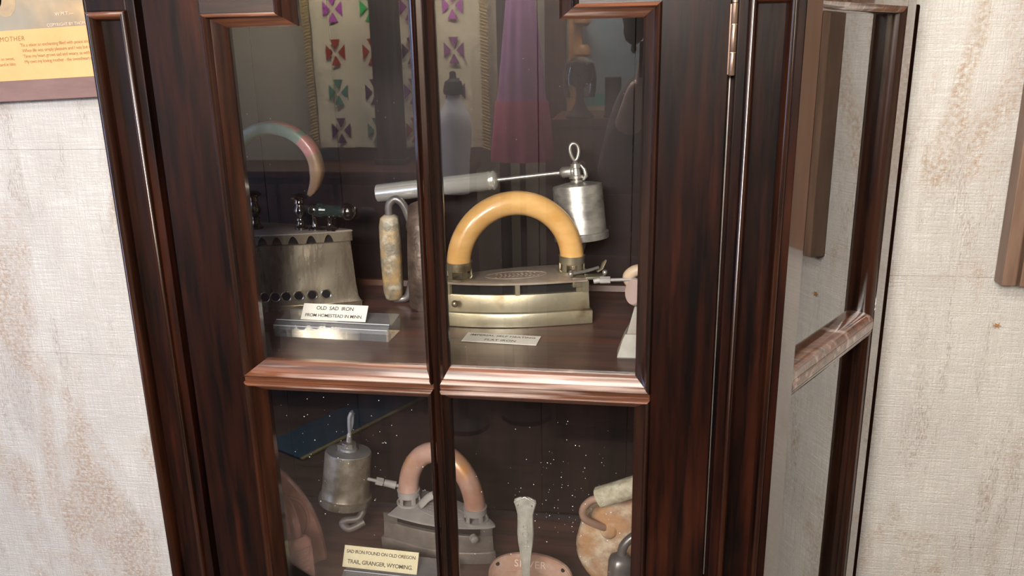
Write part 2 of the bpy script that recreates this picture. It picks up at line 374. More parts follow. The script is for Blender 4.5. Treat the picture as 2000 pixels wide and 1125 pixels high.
def inset_loop(poly, scales, d):
    n = len(poly); out = []
    for i in range(n):
        p = Vector(poly[i]); a = Vector(poly[i - 1]); c = Vector(poly[(i + 1) % n])
        e0 = (p - a).normalized(); e1 = (c - p).normalized()
        n0 = Vector((-e0.y, e0.x)); n1 = Vector((-e1.y, e1.x))
        out.append(p + n0 * d * scales[i - 1] + n1 * d * scales[i])
    return out
def moulding(mb, poly, prof, scales, to3, mi=0):
    rings = [[to3(q.x, dy, q.y) for q in inset_loop(poly, scales, d)] for d, dy in prof]
    n = len(poly); v = [p for r in rings for p in r]; f = []; mm = []
    for k in range(len(rings) - 1):
        for i in range(n):
            j = (i + 1) % n
            f.append((k * n + i, k * n + j, (k + 1) * n + j, (k + 1) * n + i))
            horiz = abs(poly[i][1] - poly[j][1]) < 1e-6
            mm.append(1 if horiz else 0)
    mb.add(v, f, mm)

# ---------------------------------------------------------------- room shell
WY = 0.400
def wall_panels():
    back = structure(MB().box(-3.0, 2.2, WY + 0.004, WY + 0.10, 0, 2.62).build('wall_back', DARK, smooth=0))
    back['label'] = 'off white linen textured wallpaper wall with brown stains behind the cabinet'
    rowsL = [0.0, 0.232, 0.619, 1.0055, 1.3906, 1.78, 2.17, 2.62]
    rowsR = [0.0, 0.366, 0.7807, 1.1949, 1.609, 2.02, 2.62]
    g = 0.0002
    for xs, rows in (((-3.0, -1.62, -0.30), rowsL), ((-0.30, 0.626, 1.50, 2.2), rowsR)):
        for i in range(len(xs) - 1):
            for k in range(len(rows) - 1):
                MB().box(xs[i] + g, xs[i + 1] - g, WY, WY + 0.006, rows[k] + g, rows[k + 1] - g).build('wall_panel', WALLP, back, smooth=0, bevel=0.00015, seg=1)
wall_panels()
structure(MB().box(-3.0, 2.2, -2.78, -2.70, 0, 2.62).build('wall_front', WALLF, smooth=0))
structure(MB().box(-3.08, -3.0, -2.78, 0.5, 0, 2.62).build('wall_left', WALLF, smooth=0))
structure(MB().box(2.2, 2.28, -2.78, 0.5, 0, 2.62).build('wall_right', WALLF, smooth=0))
structure(MB().box(-3.08, 2.28, -2.78, 0.5, -0.06, 0.0).build('floor', FLOORM, smooth=0))
structure(MB().box(-3.08, 2.28, -2.78, 0.5, 2.62, 2.68).build('ceiling', CEILM, smooth=0))

# ---------------------------------------------------------------- cabinet
CAB = thing('display_cabinet', 'tall dark mahogany display cabinet with stepped glazed door and canted glass sides', 'cabinet', (0, 0, 0))
XC = -0.2455
ZT, ZB = 1.95, 0.42
ident = lambda x, y, z: (x, y, z)
PROF = [(0, 0.002), (0, -0.0035), (0.0015, -0.0052), (0.004, -0.0064), (0.0065, -0.0058), (0.0085, -0.0030), (0.0095, 0.0005), (0.0125, 0.0020),
        (0.0175, 0.0055), (0.0210, 0.0072), (0.0225, 0.0085), (0.0250, 0.0105), (0.0250, 0.0200)]
# door
OXL, OXR = -0.503, 0.012
ML, MR = -0.2535, -0.2440
RT, RB = 1.1500, 1.1425
ZO, ZBOT = 1.80, 0.52
SX, SZ = -0.414, 1.5915
SXR = -0.0745
door = MB()
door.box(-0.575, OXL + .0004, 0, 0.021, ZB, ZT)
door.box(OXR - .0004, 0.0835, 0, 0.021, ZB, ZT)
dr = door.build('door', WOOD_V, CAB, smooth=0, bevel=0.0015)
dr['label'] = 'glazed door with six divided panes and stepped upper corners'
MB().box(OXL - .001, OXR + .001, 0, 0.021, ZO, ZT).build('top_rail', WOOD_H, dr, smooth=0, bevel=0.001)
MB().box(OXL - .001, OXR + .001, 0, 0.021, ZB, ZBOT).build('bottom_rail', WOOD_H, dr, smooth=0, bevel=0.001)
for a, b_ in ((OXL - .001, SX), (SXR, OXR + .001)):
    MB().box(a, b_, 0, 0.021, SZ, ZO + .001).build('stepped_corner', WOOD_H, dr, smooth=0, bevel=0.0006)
MB().box(ML, MR, 0.0005, 0.021, ZBOT, ZO).build('muntin', WOOD_M, dr, smooth=0, bevel=0.002)
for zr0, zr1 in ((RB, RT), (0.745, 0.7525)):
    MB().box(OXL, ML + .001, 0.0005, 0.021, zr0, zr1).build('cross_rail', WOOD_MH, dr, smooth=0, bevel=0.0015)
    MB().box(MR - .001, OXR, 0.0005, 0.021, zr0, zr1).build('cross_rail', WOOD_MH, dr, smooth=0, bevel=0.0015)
ms, rs = 0.40, 0.74     # relative widths of the muntin and rail slopes
rl = 0.60
loops = [
    ([(OXL, RT), (ML, RT), (ML, ZO), (SX, ZO), (SX, SZ), (OXL, SZ)], [rs, ms, 1, .85, .6, 1]),
    ([(MR, RT), (OXR, RT), (OXR, SZ), (SXR, SZ), (SXR, ZO), (MR, ZO)], [rs, .72, .6, .85, 1, ms]),
    ([(OXL, 0.7525), (ML, 0.7525), (ML, RB), (OXL, RB)], [rs, ms, rl, 1]),
    ([(MR, 0.7525), (OXR, 0.7525), (OXR, RB), (MR, RB)], [rs, .72, rl, ms]),
    ([(OXL, ZBOT), (ML, ZBOT), (ML, 0.745), (OXL, 0.745)], [1, ms, rl, 1]),
    ([(MR, ZBOT), (OXR, ZBOT), (OXR, 0.745), (MR, 0.745)], [1, .72, rl, ms])]
for poly, sc in loops:
    m_ = MB(); moulding(m_, poly, PROF, sc, ident)
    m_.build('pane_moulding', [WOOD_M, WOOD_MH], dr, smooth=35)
PO = [(OXL + .01, ML - .001, RT + .002, ZO - .005), (MR + .001, OXR - .005, RT + .002, ZO - .005), (OXL + .01, ML - .001, 0.755, RB - .001),
      (MR + .001, OXR - .005, 0.755, RB - .001), (OXL + .01, ML - .001, ZBOT, 0.744), (MR + .001, OXR - .005, ZBOT, 0.744)]
for x0, x1, z0, z1 in PO:
    MB().box(x0, x1, 0.0125, 0.0155, z0, z1).build('glass_pane', GLASS, dr, smooth=0)
# brass hinge at the right of the door
def hinge(zc):
    h = MB()
    x, y = 0.0862, -0.0032
    h.lathe([(0.0032, -0.036), (0.0034, -0.0355), (0.0034, -0.0135), (0.0032, -0.0130), (0.0034, -0.0125), (0.0034, 0.0145), (0.0032, 0.015), (0.0034, 0.0155), (0.0034, 0.0355), (0.0022, 0.0365)], (x, y, zc), n=16)
    h.box(x - 0.0045, x - 0.0005, y + 0.001, y + 0.006, zc - 0.035, zc + 0.035)
    h.box(x + 0.0005, x + 0.0035, y + 0.001, y + 0.006, zc - 0.035, zc + 0.035)
    o = h.build('door_hinge', BRASS, CAB)
    MB().lathe([(0.0018, 0), (0.0030, 0.001), (0.0030, 0.002), (0.001, 0.004)], (x, y, zc + 0.036), n=14).build('hinge_cap', BRASSB, o)
    for dz in (-0.0133, 0.0147): MB().lathe([(0.0037, 0), (0.0037, 0.0006)], (x, y, zc + dz), n=16).build('hinge_ring', BRASSB, o)
    return o
lab(hinge(1.552), 'slim brass barrel hinge near the top'); hinge(0.70)
# light line in the gap between door and right pilaster
MB().box(0.0855, 0.0868, 0.012, 0.014, 0.9, 1.515).build('hinge_gap_strip', STEEL, dr, smooth=0)

# pilasters with recessed panels (front corners)
def pilaster(x0, x1):
    bx0, bx1 = x0 + 0.004, x1 - 0.011
    if x0 > -0.2: bx0, bx1 = x0 + 0.0105, x1 - 0.0095
    zt = 1.597
    m_ = MB()
    m_.box(x0, bx0 + .0003, -0.003, 0.03, 0.16, ZT); m_.box(bx1 - .0003, x1, -0.003, 0.03, 0.16, ZT)
    m_.box(bx0, bx1, -0.003, 0.03, zt, ZT); m_.box(bx0, bx1, -0.003, 0.03, 0.16, 0.50)
    p = m_.build('pilaster', WOOD_V, CAB, smooth=0, bevel=0.0015)
    q = MB()
    pr = [(0, 0.0), (0, -0.0045), (0.0015, -0.0070), (0.004, -0.0075), (0.006, -0.0060), (0.0085, 0.0010), (0.0100, 0.0085), (0.0105, 0.010)]
    moulding(q, [(bx0, 0.50), (bx1, 0.50), (bx1, zt), (bx0, zt)], pr, [1, 1, 1, 1], lambda x, y, z: (x, y - 0.003 + 0.001, z))
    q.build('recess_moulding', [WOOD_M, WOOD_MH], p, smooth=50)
    MB().box(bx0 + .004, bx1 - .004, 0.0065, 0.02, 0.502, zt - .002).build('recess_panel', WOOD_V, p, smooth=0)
    return p
pilaster(-0.647, -0.582); pilaster(0.090, 0.1575)
MB().box(-0.582, -0.570, 0.012, 0.03, 0.16, ZT).build('door_jamb', WOOD_V, CAB, smooth=0)
MB().box(0.080, 0.092, 0.014, 0.03, 0.16, ZT).build('door_jamb', WOOD_V, CAB, smooth=0)

# canted sides
ANG = math.radians(58.24)
def side(sign):
    ox = 0.156 if sign > 0 else 2 * XC - 0.156
    d = Vector((math.cos(ANG) * sign, math.sin(ANG), 0)); nin = Vector((-math.sin(ANG) * sign, math.cos(ANG), 0))
    def T(sx, y, z): return tuple(Vector((ox, -0.001, 0)) + d * sx + nin * y + Vector((0, 0, z)))
    def bx(s0, s1, y0, y1, z0, z1, name, m, par, bev=0.001):
        mb = MB().box(s0, s1, y0, y1, z0, z1); mb.v = [T(*p) for p in mb.v]
        return mb.build(name, m, par, smooth=0, bevel=bev)
    s0, s1, LEN = 0.046, 0.336, 0.372
    mb = MB().box(0.0015, s0, 0, 0.030, 0.16, ZT).box(s1, LEN, 0, 0.030, 0.16, ZT).box(s0, s1, 0, 0.030, 0.16, 0.50).box(s0, s1, 0, 0.030, 1.5895, ZT)
    mb.v = [T(*p) for p in mb.v]
    fr = mb.build('side_frame', WOOD_SIDE, CAB, smooth=0, bevel=0.0008)
    pr = [(0, 0.0006), (0.002, 0.0012), (0.006, 0.0030), (0.0085, 0.0070), (0.0095, 0.014), (0.010, 0.0225), (0.010, 0.028)]
    mz0, mz1 = 1.143, 1.158
    for lp, sc in (([(s0, mz1), (s1, mz1), (s1, 1.5895), (s0, 1.5895)], [1.2, 1, 1, 1.3]), ([(s0, 0.50), (s1, 0.50), (s1, mz0), (s0, mz0)], [1, 1, 1.2, 1.3])):
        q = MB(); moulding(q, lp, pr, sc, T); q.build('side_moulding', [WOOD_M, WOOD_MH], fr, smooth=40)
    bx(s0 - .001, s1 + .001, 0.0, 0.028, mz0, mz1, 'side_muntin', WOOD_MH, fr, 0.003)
    bx(s0 + .006, s1 - .006, 0.0215, 0.0240, mz1 - .002, 1.586, 'side_glass', GLASS_S, fr, 0)
    bx(s0 + .006, s1 - .006, 0.0215, 0.0240, 0.505, mz0 + .002, 'side_glass', GLASS_S, fr, 0)
    # rear stile that closes the side against the wall, a little proud of the frame
    mb = MB().box(LEN, LEN + 0.026, 0.002, 0.030, 0.10, 1.5935); mb.v = [T(*p) for p in mb.v]
    mb.build('rear_stile', WOOD_MATT, CAB, smooth=0, bevel=0.003, seg=3)
    return T
TR = side(1); TL = side(-1)
xr, xl = 0.354, 2 * XC - 0.354
# back boards: tongue-and-groove planks
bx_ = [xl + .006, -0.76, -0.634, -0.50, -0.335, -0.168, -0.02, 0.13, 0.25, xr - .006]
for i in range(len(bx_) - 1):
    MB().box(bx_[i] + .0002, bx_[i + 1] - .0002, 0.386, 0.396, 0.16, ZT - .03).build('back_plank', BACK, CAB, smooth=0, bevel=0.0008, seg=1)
for zs, tm in ((1.163, BACKTRIM), (0.734, BACK)):
    MB().prism_x([(0.378, zs), (0.386, zs), (0.386, zs + 0.010), (0.381, zs + 0.009)], xl + .02, xr - .02).build('back_trim', tm, CAB, smooth=0)
def hexboard(z0, z1, yf, name, m, inset=0.036, grow=0.0):
    pl = [(-0.63, yf), (0.139, yf), (0.156 - grow - .012 + 0.015, 0.025), (xr - inset - .006, 0.315), (xr - inset - .006, 0.3855), (xl + inset + .006, 0.3855), (xl + inset + .006, 0.315), (-0.645, 0.025)]
    mb = MB().loft([[(x, y, z0) for x, y in pl], [(x, y, z1) for x, y in pl]])
    return mb.build(name, m, CAB, smooth=0, bevel=0.0008)
hexboard(1.145, 1.163, 0.0225, 'shelf', SHELF); hexboard(0.716, 0.734, 0.0225, 'shelf', SHELF); hexboard(0.40, 0.42, 0.0225, 'shelf', SHELF)
lab([o for o in COL.objects if o.name == 'shelf'][0], 'reddish brown wooden shelf board holding the upper row of irons')
def slab(z0, z1, e, name, m):
    pl = [(-0.647 - e, -0.006 - e), (0.156 + e, -0.006 - e), (xr + e, 0.318), (xr + e, 0.398), (xl - e, 0.398), (xl - e, 0.318)]
    MB().loft([[(x, y, z0) for x, y in pl], [(x, y, z1) for x, y in pl]]).build(name, m, CAB, smooth=0, bevel=0.004)
slab(1.95, 1.99, 0.012, 'top_board', WOOD_H); slab(0.10, 0.16, 0.008, 'base_board', WOOD_H)
for lx, ly in ((-0.62, 0.02), (0.13, 0.02), (xr - .05, 0.36), (xl + .05, 0.36)):
    MB().lathe([(0.014, 0), (0.02, 0.03), (0.025, 0.09), (0.025, 0.101)], (lx, ly, 0), n=16).build('foot', WOOD_V, CAB)

# dust and paint flecks stuck to the lower panes and stiles
dm = MB()
def fleck(x, y, z, r):
    dm.add([(x - r, y, z), (x + r, y, z), (x, y, z - r), (x, y, z + r), (x, y - r * .6, z)], [(0, 2, 4), (2, 1, 4), (1, 3, 4), (3, 0, 4), (0, 3, 1, 2)])
for _ in range(230):
    cx, cz, sx_, sz_ = random.choice([(-0.085, 1.02, 0.028, 0.05), (-0.11, 1.0, 0.06, 0.07), (-0.40, 1.07, 0.055, 0.03), (-0.36, 1.0, 0.08, 0.05), (-0.12, 0.95, 0.08, 0.04)])
    x = random.gauss(cx, sx_); z = random.gauss(cz, sz_)
    if (-0.475 < x < -0.27 or -0.232 < x < -0.012) and 0.8 < z < 1.12: fleck(x, 0.0124, z, random.uniform(0.00020, 0.00070))
for _ in range(60):
    x = random.uniform(-0.475, -0.012); z = random.uniform(1.18, 1.57)
    if not (-0.27 < x < -0.232): fleck(x, 0.0124, z, random.uniform(0.00012, 0.0003))
fl = dm.build('dust_specks', DUST, dr, smooth=0); fl['kind'] = 'stuff'

# ---------------------------------------------------------------- iron helpers
def footprint(L, W, z, inset=0.0, n=18, blunt=0.7, full=0.72, cut=0.0):
    """outline of a sole plate, heel at x=0 (+cut), tip at x=L"""
    L2 = L - inset; x0 = inset + cut; pts = []
    for i in range(n + 1):
        t = i / n; t2 = t ** 1.6                      # denser near the tip
        x = L2 - (L2 - x0) * t2
        s = min(1.0, (L2 - x) / (full * L)); hw = (W - inset) * math.sin(pi / 2 * s) ** blunt
        pts.append((x, hw, z))
    return pts + [(x, -y, z) for x, y, _ in reversed(pts) if y > 1e-6]

def arch(c0, c1, h, n=24, lean=0.0):
    """half-ellipse from c0 to c1 rising h"""
    c0 = Vector(c0); c1 = Vector(c1); m = (c0 + c1) / 2; u = (c1 - c0) / 2
    return [m - u * math.cos(pi * k / n) + Vector((0, 0, h * math.sin(pi * k / n))) for k in range(n + 1)]

def collar(x, z, r, parent, m, name='slotted_collar', hgt=0.026):
    q = MB()
    q.lathe([(r + .0030, 0), (r + .0042, .0006), (r + .0042, .0036), (r + .0022, .0042), (r + .0008, .0042), (r + .0008, 0)], (x, 0, z), n=32)
    q.lathe([(r + .0004, hgt - .012), (r + .0014, hgt - .011), (r + .0014, hgt - .0015), (r + .0022, hgt - .0012), (r + .0022, hgt), (r - .0004, hgt), (r - .0004, hgt - .012)], (x, 0, z), n=32)
    for k in range(5):
        a0 = 2 * pi * k / 5 + 0.5
        ring0 = []; ring1 = []
        for j in range(5):
            a = a0 + 0.42 * j / 4
            ring0.append((a, r + .0014)); 
        v = []
        for zz in (.0036, hgt - .011):
            for (a, rr) in ring0: v.append((x + rr * math.cos(a), rr * math.sin(a), z + zz))
            for (a, rr) in reversed(ring0): v.append((x + (rr - .0022) * math.cos(a), (rr - .0022) * math.sin(a), z + zz))
        q.loft([v[:10], v[10:]])
    return q.build(name, m, parent)

def self_heating_iron(name, label, loc, rotz, L, W, xr_, xt, R, hh, tube_r, mside, mtop, mring, mhandle, hz=0.067, squash=1.0):
    t = thing(name, label, 'iron', loc, rotz)
    q = MB()
    q.loft([footprint(L, W, 0.0, 0.0012), footprint(L, W, 0.001, 0.0), footprint(L, W, 0.0195, 0.0), footprint(L, W, 0.0215, 0.0012), footprint(L, W, 0.0225, 0.0035)])
    q.build('sole_plate', mside, t, smooth=38)
    q = MB()
    zt = hz - 0.0195
    q.loft([footprint(L, W, 0.022, 0.0035), footprint(L, W, zt - 0.002, 0.0045), footprint(L, W, zt, 0.0056)])
    # bridges between the air slots
    n = 40
    o_ = footprint(L, W, zt - 0.001, 0.0045, n=n, blunt=0.7); i_ = footprint(L, W, zt - 0.001, 0.0085, n=n)
    half = n + 1
    def bridge(a, b_):
        for off in (0, 1):
            ks = [k for k in range(half) if a <= o_[k][0] <= b_]
            if len(ks) < 2: continue
            sg = 1 if off == 0 else -1
            lo = [(o_[k][0], sg * o_[k][1], zt - .001) for k in ks] + [(i_[k][0], sg * i_[k][1], zt - .001) for k in reversed(ks)]
            hi_ = [(x, y, hz - .0035) for x, y, _ in lo]
            q.loft([lo, hi_])
    bridge(0, xr_ * 1.0 - 0.001); bridge(xr_ + L * 0.36, xr_ + L * 0.43); bridge(L * 0.90, L)
    q.box(0.0045, 0.022, -W + .008, W - .008, zt - .001, zt + .006)
    q.build('iron_body', mside, t, smooth=38)
    q = MB(); q.loft([footprint(L, W, zt - 0.001, 0.012), footprint(L, W, hz - .0035, 0.012)]); q.build('slot_shade_core', DARK, t)  # dark filler block, puts the shade inside the air slots into colour
    q = MB()
    cut = xr_ - 0.012 if mtop is not mside else 0
    q.loft([footprint(L, W, hz - .004, 0.003, cut=cut), footprint(L, W, hz - .0035, -0.0005, cut=cut), footprint(L, W, hz - .0008, -0.0005, cut=cut), footprint(L, W, hz, 0.001, cut=cut)])
    tp = q.build('top_plate', mtop, t, smooth=38)
    # embossed oval and marks
    q = MB(); cx = (xr_ + xt) / 2
    pth = [(cx + 0.045 * math.cos(2 * pi * k / 40), 0.019 * math.sin(2 * pi * k / 40), hz) for k in range(41)]
    q.tube(pth, 0.0007, 6, caps=(False, False))
    for row, (yy, nn) in enumerate(((0.006, 11), (-0.001, 8), (-0.008, 10))):
        for k in range(nn):
            x = cx + (k - nn / 2 + .5) * 0.0062
            q.box(x - .0018, x + .0012, yy - .0017, yy + .0017, hz - .0003, hz + .0005)
    q.build('embossed_mark', mtop, tp, smooth=30)
    for x in (xr_, xt): collar(x, hz - .0005, tube_r, t, mring)
    zc = hz + 0.019
    q = MB()
    pth = [(xr_, 0, zc - .006)] + [tuple(p) for p in arch((xr_, 0, zc + .001), (xt, 0, zc + .001), hh, 32)] + [(xt, 0, zc - .006)]
    q.tube(pth, tube_r, 24, up=(0, 1, 0))
    q.build('handle', mhandle, t, smooth=60)
    return t

# ---- self heating iron with honey wood handle (upper shelf)
ZS, ZL = 1.1632, 0.7342
YI = self_heating_iron('self_heating_iron', 'nickel self-heating iron with honey-coloured wooden arch handle and tin fuel tank behind', (-0.084, 0.256, ZS),
                       math.radians(198), 0.222, 0.045, 0.020, 0.186, 0.083, 0.086, 0.0172, NICKEL, NICKEL_TOP, NICKEL, YWOOD)
# lever mechanism at the heel
q = MB()
q.tube([(0.030, 0.036, 0.0735), (0.004, 0.034, 0.0765), (-0.012, 0.032, 0.0800)], [0.0022, 0.0026, 0.0020], 10)
q.ball((0.030, 0.036, 0.0735), 0.0046, 12); q.ball((-0.020, 0.036, 0.073), 0.0040, 12)
q.build('lever_rod', STEEL, YI)
q = MB(); q.loft([[(0.008, 0.024, z), (0.010, 0.044, z), (-0.016, 0.044, z), (-0.022, 0.036, z), (-0.018, 0.026, z)] for z in (0.0655, 0.0695)])
q.build('latch_plate', NICKEL, YI, bevel=0.001)
q = MB()
sec = lambda a: (1.0 * math.cos(a), 0.35 * math.sin(a))
q.tube([(-0.010, 0.030, 0.073), (-0.017, 0.029, 0.077), (-0.020, 0.028, 0.084), (-0.024, 0.028, 0.089)], [0.0035, 0.0045, 0.0055, 0.003], 12, sec=sec, up=(0, 1, 0))
q.build('finger_tab', NICKEL, YI)
q = MB(); q.box(0.010, 0.028, 0.022, 0.040, 0.054, 0.068); q.build('hinge_block', NICKEL, YI, bevel=0.001)
q = MB(); q.ball((0.196, 0.028, 0.038), 0.0052, 12); q.build('side_rivet', NICKEL, YI)
# fuel tank, valve and pump, fixed behind the iron by a bracket pipe; built in world axes then parented
inv = YI.matrix_basis.inverted() if False else (Matrix.Translation(Vector((-0.084, 0.256, ZS))) @ Matrix.Rotation(math.radians(198), 4, 'Z')).inverted()
ax = Vector((-0.0075, 0.006, 0.0775)).normalized()
tb = Vector((-0.0925, 0.300, 1.2700))
q = MB(); Ht = 0.080
q.lathe([(0.034, -0.002), (0.0405, -0.002), (0.0412, 0.0), (0.0412, 0.008), (0.0385, 0.0085), (0.0378, 0.0095), (0.0372, Ht - .003), (0.0365, Ht - .0005), (0.035, Ht), (0.018, Ht + .0035), (0.008, Ht + .0045)], tb, ax, n=40)
tank = lab(q.build('fuel_tank', TANK, YI, M=inv), 'tarnished round tin tank with domed lid')
e1 = Vector((-0.993, 0.02, -0.098)).normalized()
vb = tb + ax * (Ht + .004)
q = MB()
q.lathe([(0.010, -0.001), (0.010, 0.003), (0.007, 0.0035), (0.007, 0.005), (0.0115, 0.0055), (0.0115, 0.0095), (0.0075, 0.0105), (0.0068, 0.020), (0.0080, 0.021), (0.0080, 0.027), (0.0045, 0.028), (0.004, 0.030)], vb, ax, n=20)
vc = vb + ax * 0.016
q.lathe([(0.0045, 0), (0.006, 0.003), (0.006, 0.006), (0.0080, 0.008), (0.0083, 0.020), (0.0062, 0.023), (0.0035, 0.025)], vc, e1, n=18)
q.tube([vb + ax * 0.004 + Vector((0.010, -.004, 0)), vb + ax * .010 + Vector((0.015, -.005, 0)), vb + ax * 0.020 + Vector((0.013, -.005, 0)), vb + ax * 0.026 + Vector((0.008, -.004, 0))], [.0025, .0032, .003, .0018], 10)
q.build('valve', STEEL, tank, M=inv)
# key loop
q = MB(); kb = vb + ax * 0.029; pth = []
for k in range(21):
    a = -pi / 2 + 2 * pi * k / 20; w2 = 0.0080 * math.cos(a) * (0.55 + 0.45 * (math.sin(a) + 1) / 2)
    pth.append(kb + ax * (0.0155 + 0.0125 * math.sin(a)) + Vector((w2, w2 * 0.2, 0)))
q.tube(pth, 0.0028, 10); q.lathe([(0.0035, -0.004), (0.0055, -0.003), (0.0045, 0.0005), (0.002, 0.003)], kb, ax, n=14)
q.build('valve_key', STEEL, tank, M=inv)
pr0 = vc + e1 * 0.022
pe = Vector((-0.2235, 0.300, 1.3564)); pl_ = Vector((-0.4094, 0.302, 1.3345))
q = MB(); q.tube([pr0, pe + (pl_ - pe).normalized() * 0.003], 0.0031, 12); q.build('pump_rod', STEEL, YI, M=inv)
pd = (pl_ - pe).normalized(); q = MB(); LP = (pl_ - pe).length
q.lathe([(0.004, -0.0045), (0.009, -0.004), (0.0135, -0.001), (0.0150, 0.001), (0.0150, 0.003), (0.0137, 0.004), (0.0137, 0.0065), (0.0147, 0.007), (0.0147, 0.0095), (0.0142, 0.0102), (0.0142, LP - .0008), (0.0136, LP), (0.012, LP), (0.012, LP - .004)], pe, pd, n=32)
lab(q.build('pump_barrel', CHROME, YI, M=inv), 'bright aluminium air pump barrel')
# supply pipe from tank to the back of the body
q = MB(); q.tube([tb + Vector((0, 0, 0.0)), tb + Vector((0, .001, -.012)), tb + Vector((-.004, -.004, -.030)), tb + Vector((-.010, -.02, -.046)), tb + Vector((-.020, -.045, -.052))], [.008, .006, .0045, .0045, .0045], 12)
q.build('supply_pipe', DKROD, YI, M=inv)

# ---- charcoal iron with painted handle (upper shelf left)
CI = thing('charcoal_iron', 'large smoky nickel charcoal iron with red and green painted strap handle', 'iron', (-0.648, 0.259, ZS), math.radians(1.5))
CL, CW = 0.207, 0.050
def cfp(z, ins, dx=0.0): return [(x + (dx if x > CL * 0.6 else 0) * ((x / CL - .6) / .4 if x > CL * .6 else 0), y, z) for x, y, _ in footprint(CL, CW, 0, ins, n=26, blunt=0.85, full=0.98)]
q = MB(); q.loft([cfp(0.0, -0.001, 0.006), cfp(0.0075, -0.001, 0.006), cfp(0.0085, -0.003, 0.006)]); q.build('sole_plate', CHARC, CI)
body_f = [cfp(0.0085, -0.0005, 0.006), cfp(0.016, 0.0, 0.002), cfp(0.036, 0.0005, 0.0), cfp(0.102, 0.0025, -0.002), cfp(0.1035, 0.002, -0.002), cfp(0.1045, 0.0035, -0.002)]
q = MB(); q.loft(body_f, caps=(True, True)); cbody = q.build('charcoal_body', CHARC, CI, smooth=38)
# air holes: cut with boolean-free approach -> short dark tubes with raised rims standing in the wall
def wall_at(x, ins):
    s = min(1.0, (CL - ins - x) / (0.98 * CL)); return (CW - ins) * math.sin(pi / 2 * max(s, 0)) ** 0.85
for i, x in enumerate([0.075, 0.0905, 0.1065, 0.1245, 0.1440, 0.1640]):
    yy = -wall_at(x, 0.0002); x2 = x + 0.004; y2 = -wall_at(x2, 0.0002)
    tdir = Vector((x2 - x, y2 - yy, 0)).normalized(); nrm = Vector((tdir.y, -tdir.x, 0))
    if nrm.y > 0: nrm = -nrm
    h = MB(); rr = 0.0066
    h.lathe([(rr, -0.010), (rr, 0.0004), (rr + .0009, 0.0011), (rr + .0018, 0.0003), (rr + .0018, -0.003)], Vector((x, yy, 0.0235)), nrm, n=22, caps=(True, False))
    ho = h.build('hole_rim', CHARC, cbody)
    h = MB(); h.lathe([(rr - .0002, 0.0), (rr - .0002, 0.0005)], Vector((x, yy, 0.0235)), nrm, n=22); h.build('air_hole', DARK, cbody)
# lid: scalloped skirt and top
q = MB(); NN = 260
outer = footprint(CL, CW, 0, 0.001, n=NN, blunt=0.85, full=0.98); h_ = NN + 1
TEETH = [(0.0155, .0075), (0.038, .0075), (0.061, .0075), (0.0790, .0075), (0.1000, .0075), (0.1235, .0075), (0.1490, .0072), (0.1735, .0066)]
def ztooth(x):
    d = min(abs(x - c) / w_ for c, w_ in TEETH)
    return 0.1050 + 0.0118 * max(0.0, 1 - d ** 2.2)
rings = [[(x, y, ztooth(x)) for x, y, _ in outer], [(x, y, 0.119) for x, y, _ in outer], [(x, y, 0.1205) for x, y, _ in outer]]
q.loft(rings, caps=(False, False)); q.build('lid_skirt', CHARC, CI, smooth=30)
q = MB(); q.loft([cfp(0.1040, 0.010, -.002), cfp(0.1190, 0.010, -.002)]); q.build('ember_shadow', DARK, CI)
q = MB(); q.loft([cfp(0.1195, 0.0, 0), cfp(0.1212, 0.0, 0), cfp(0.1222, 0.002, 0)]); q.build('lid', LIDTOP, CI)
def baluster(x, y, z, h, m, par, name='post', s=1.0):
    k = h / 0.052
    pf = [(0.0105, 0), (0.0105, .003), (0.0075, .006), (0.006, .010), (0.0060, .013), (0.0072, .014), (0.0072, .016), (0.0058, .018), (0.0098, .026), (0.0095, .031), (0.0062, .036), (0.0060, .039), (0.0078, .040), (0.0078, .042), (0.0070, .0435), (0.0072, .0465), (0.0125, .048), (0.0128, .050), (0.0085, .0535), (0.003, .055)]
    mb = MB().lathe([(r * s, a * k) for r, a in pf], (x, y, z), n=24)
    return mb.build(name, m, par)
baluster(0.0525, 0.0, 0.1222, 0.056, GUN, CI, 'handle_post')
baluster(0.1260, 0.0, 0.1222, 0.052, GUN, CI, 'handle_post')
# strap handle: flattened section, painted bands
q = MB(); cx, cz, RR = 0.0925, 0.2145, 0.0665
pth = []; rad = []
a0, a1, NS = math.radians(-40), math.radians(220), 64
for k in range(NS + 1):
    a = a0 + (a1 - a0) * k / NS
    pth.append((cx + RR * math.cos(a), 0.0, cz + RR * 0.93 * math.sin(a)))
    e = min(k, NS - k) / (NS * 0.14); rad.append(0.35 + 0.65 * min(1, e) ** 0.6)
def ssec(a):
    c, s_ = math.cos(a), math.sin(a); p = 0.55
    return (0.0135 * math.copysign(abs(c) ** p, c), 0.0098 * math.copysign(abs(s_) ** p, s_))
def bandmat(k, i):
    t = k / NS
    if t < 0.22: return 2
    outer_face = 8 < i < 16 if False else True
    side_ = i in (6, 7, 8, 9)
    if t < 0.315: return 0
    if t < 0.355: return 1
    if t < 0.47: return 1 if side_ else 0
    if t < 0.60: return 1 if side_ else 3
    return 1
q.tube(pth, rad, 16, sec=ssec, mi=bandmat, up=(0, 1, 0))
lab(q.build('strap_handle', [PRED, PGRN, PTAN, PGRY], CI, smooth=50), 'curved handle painted in faded red and green bands')
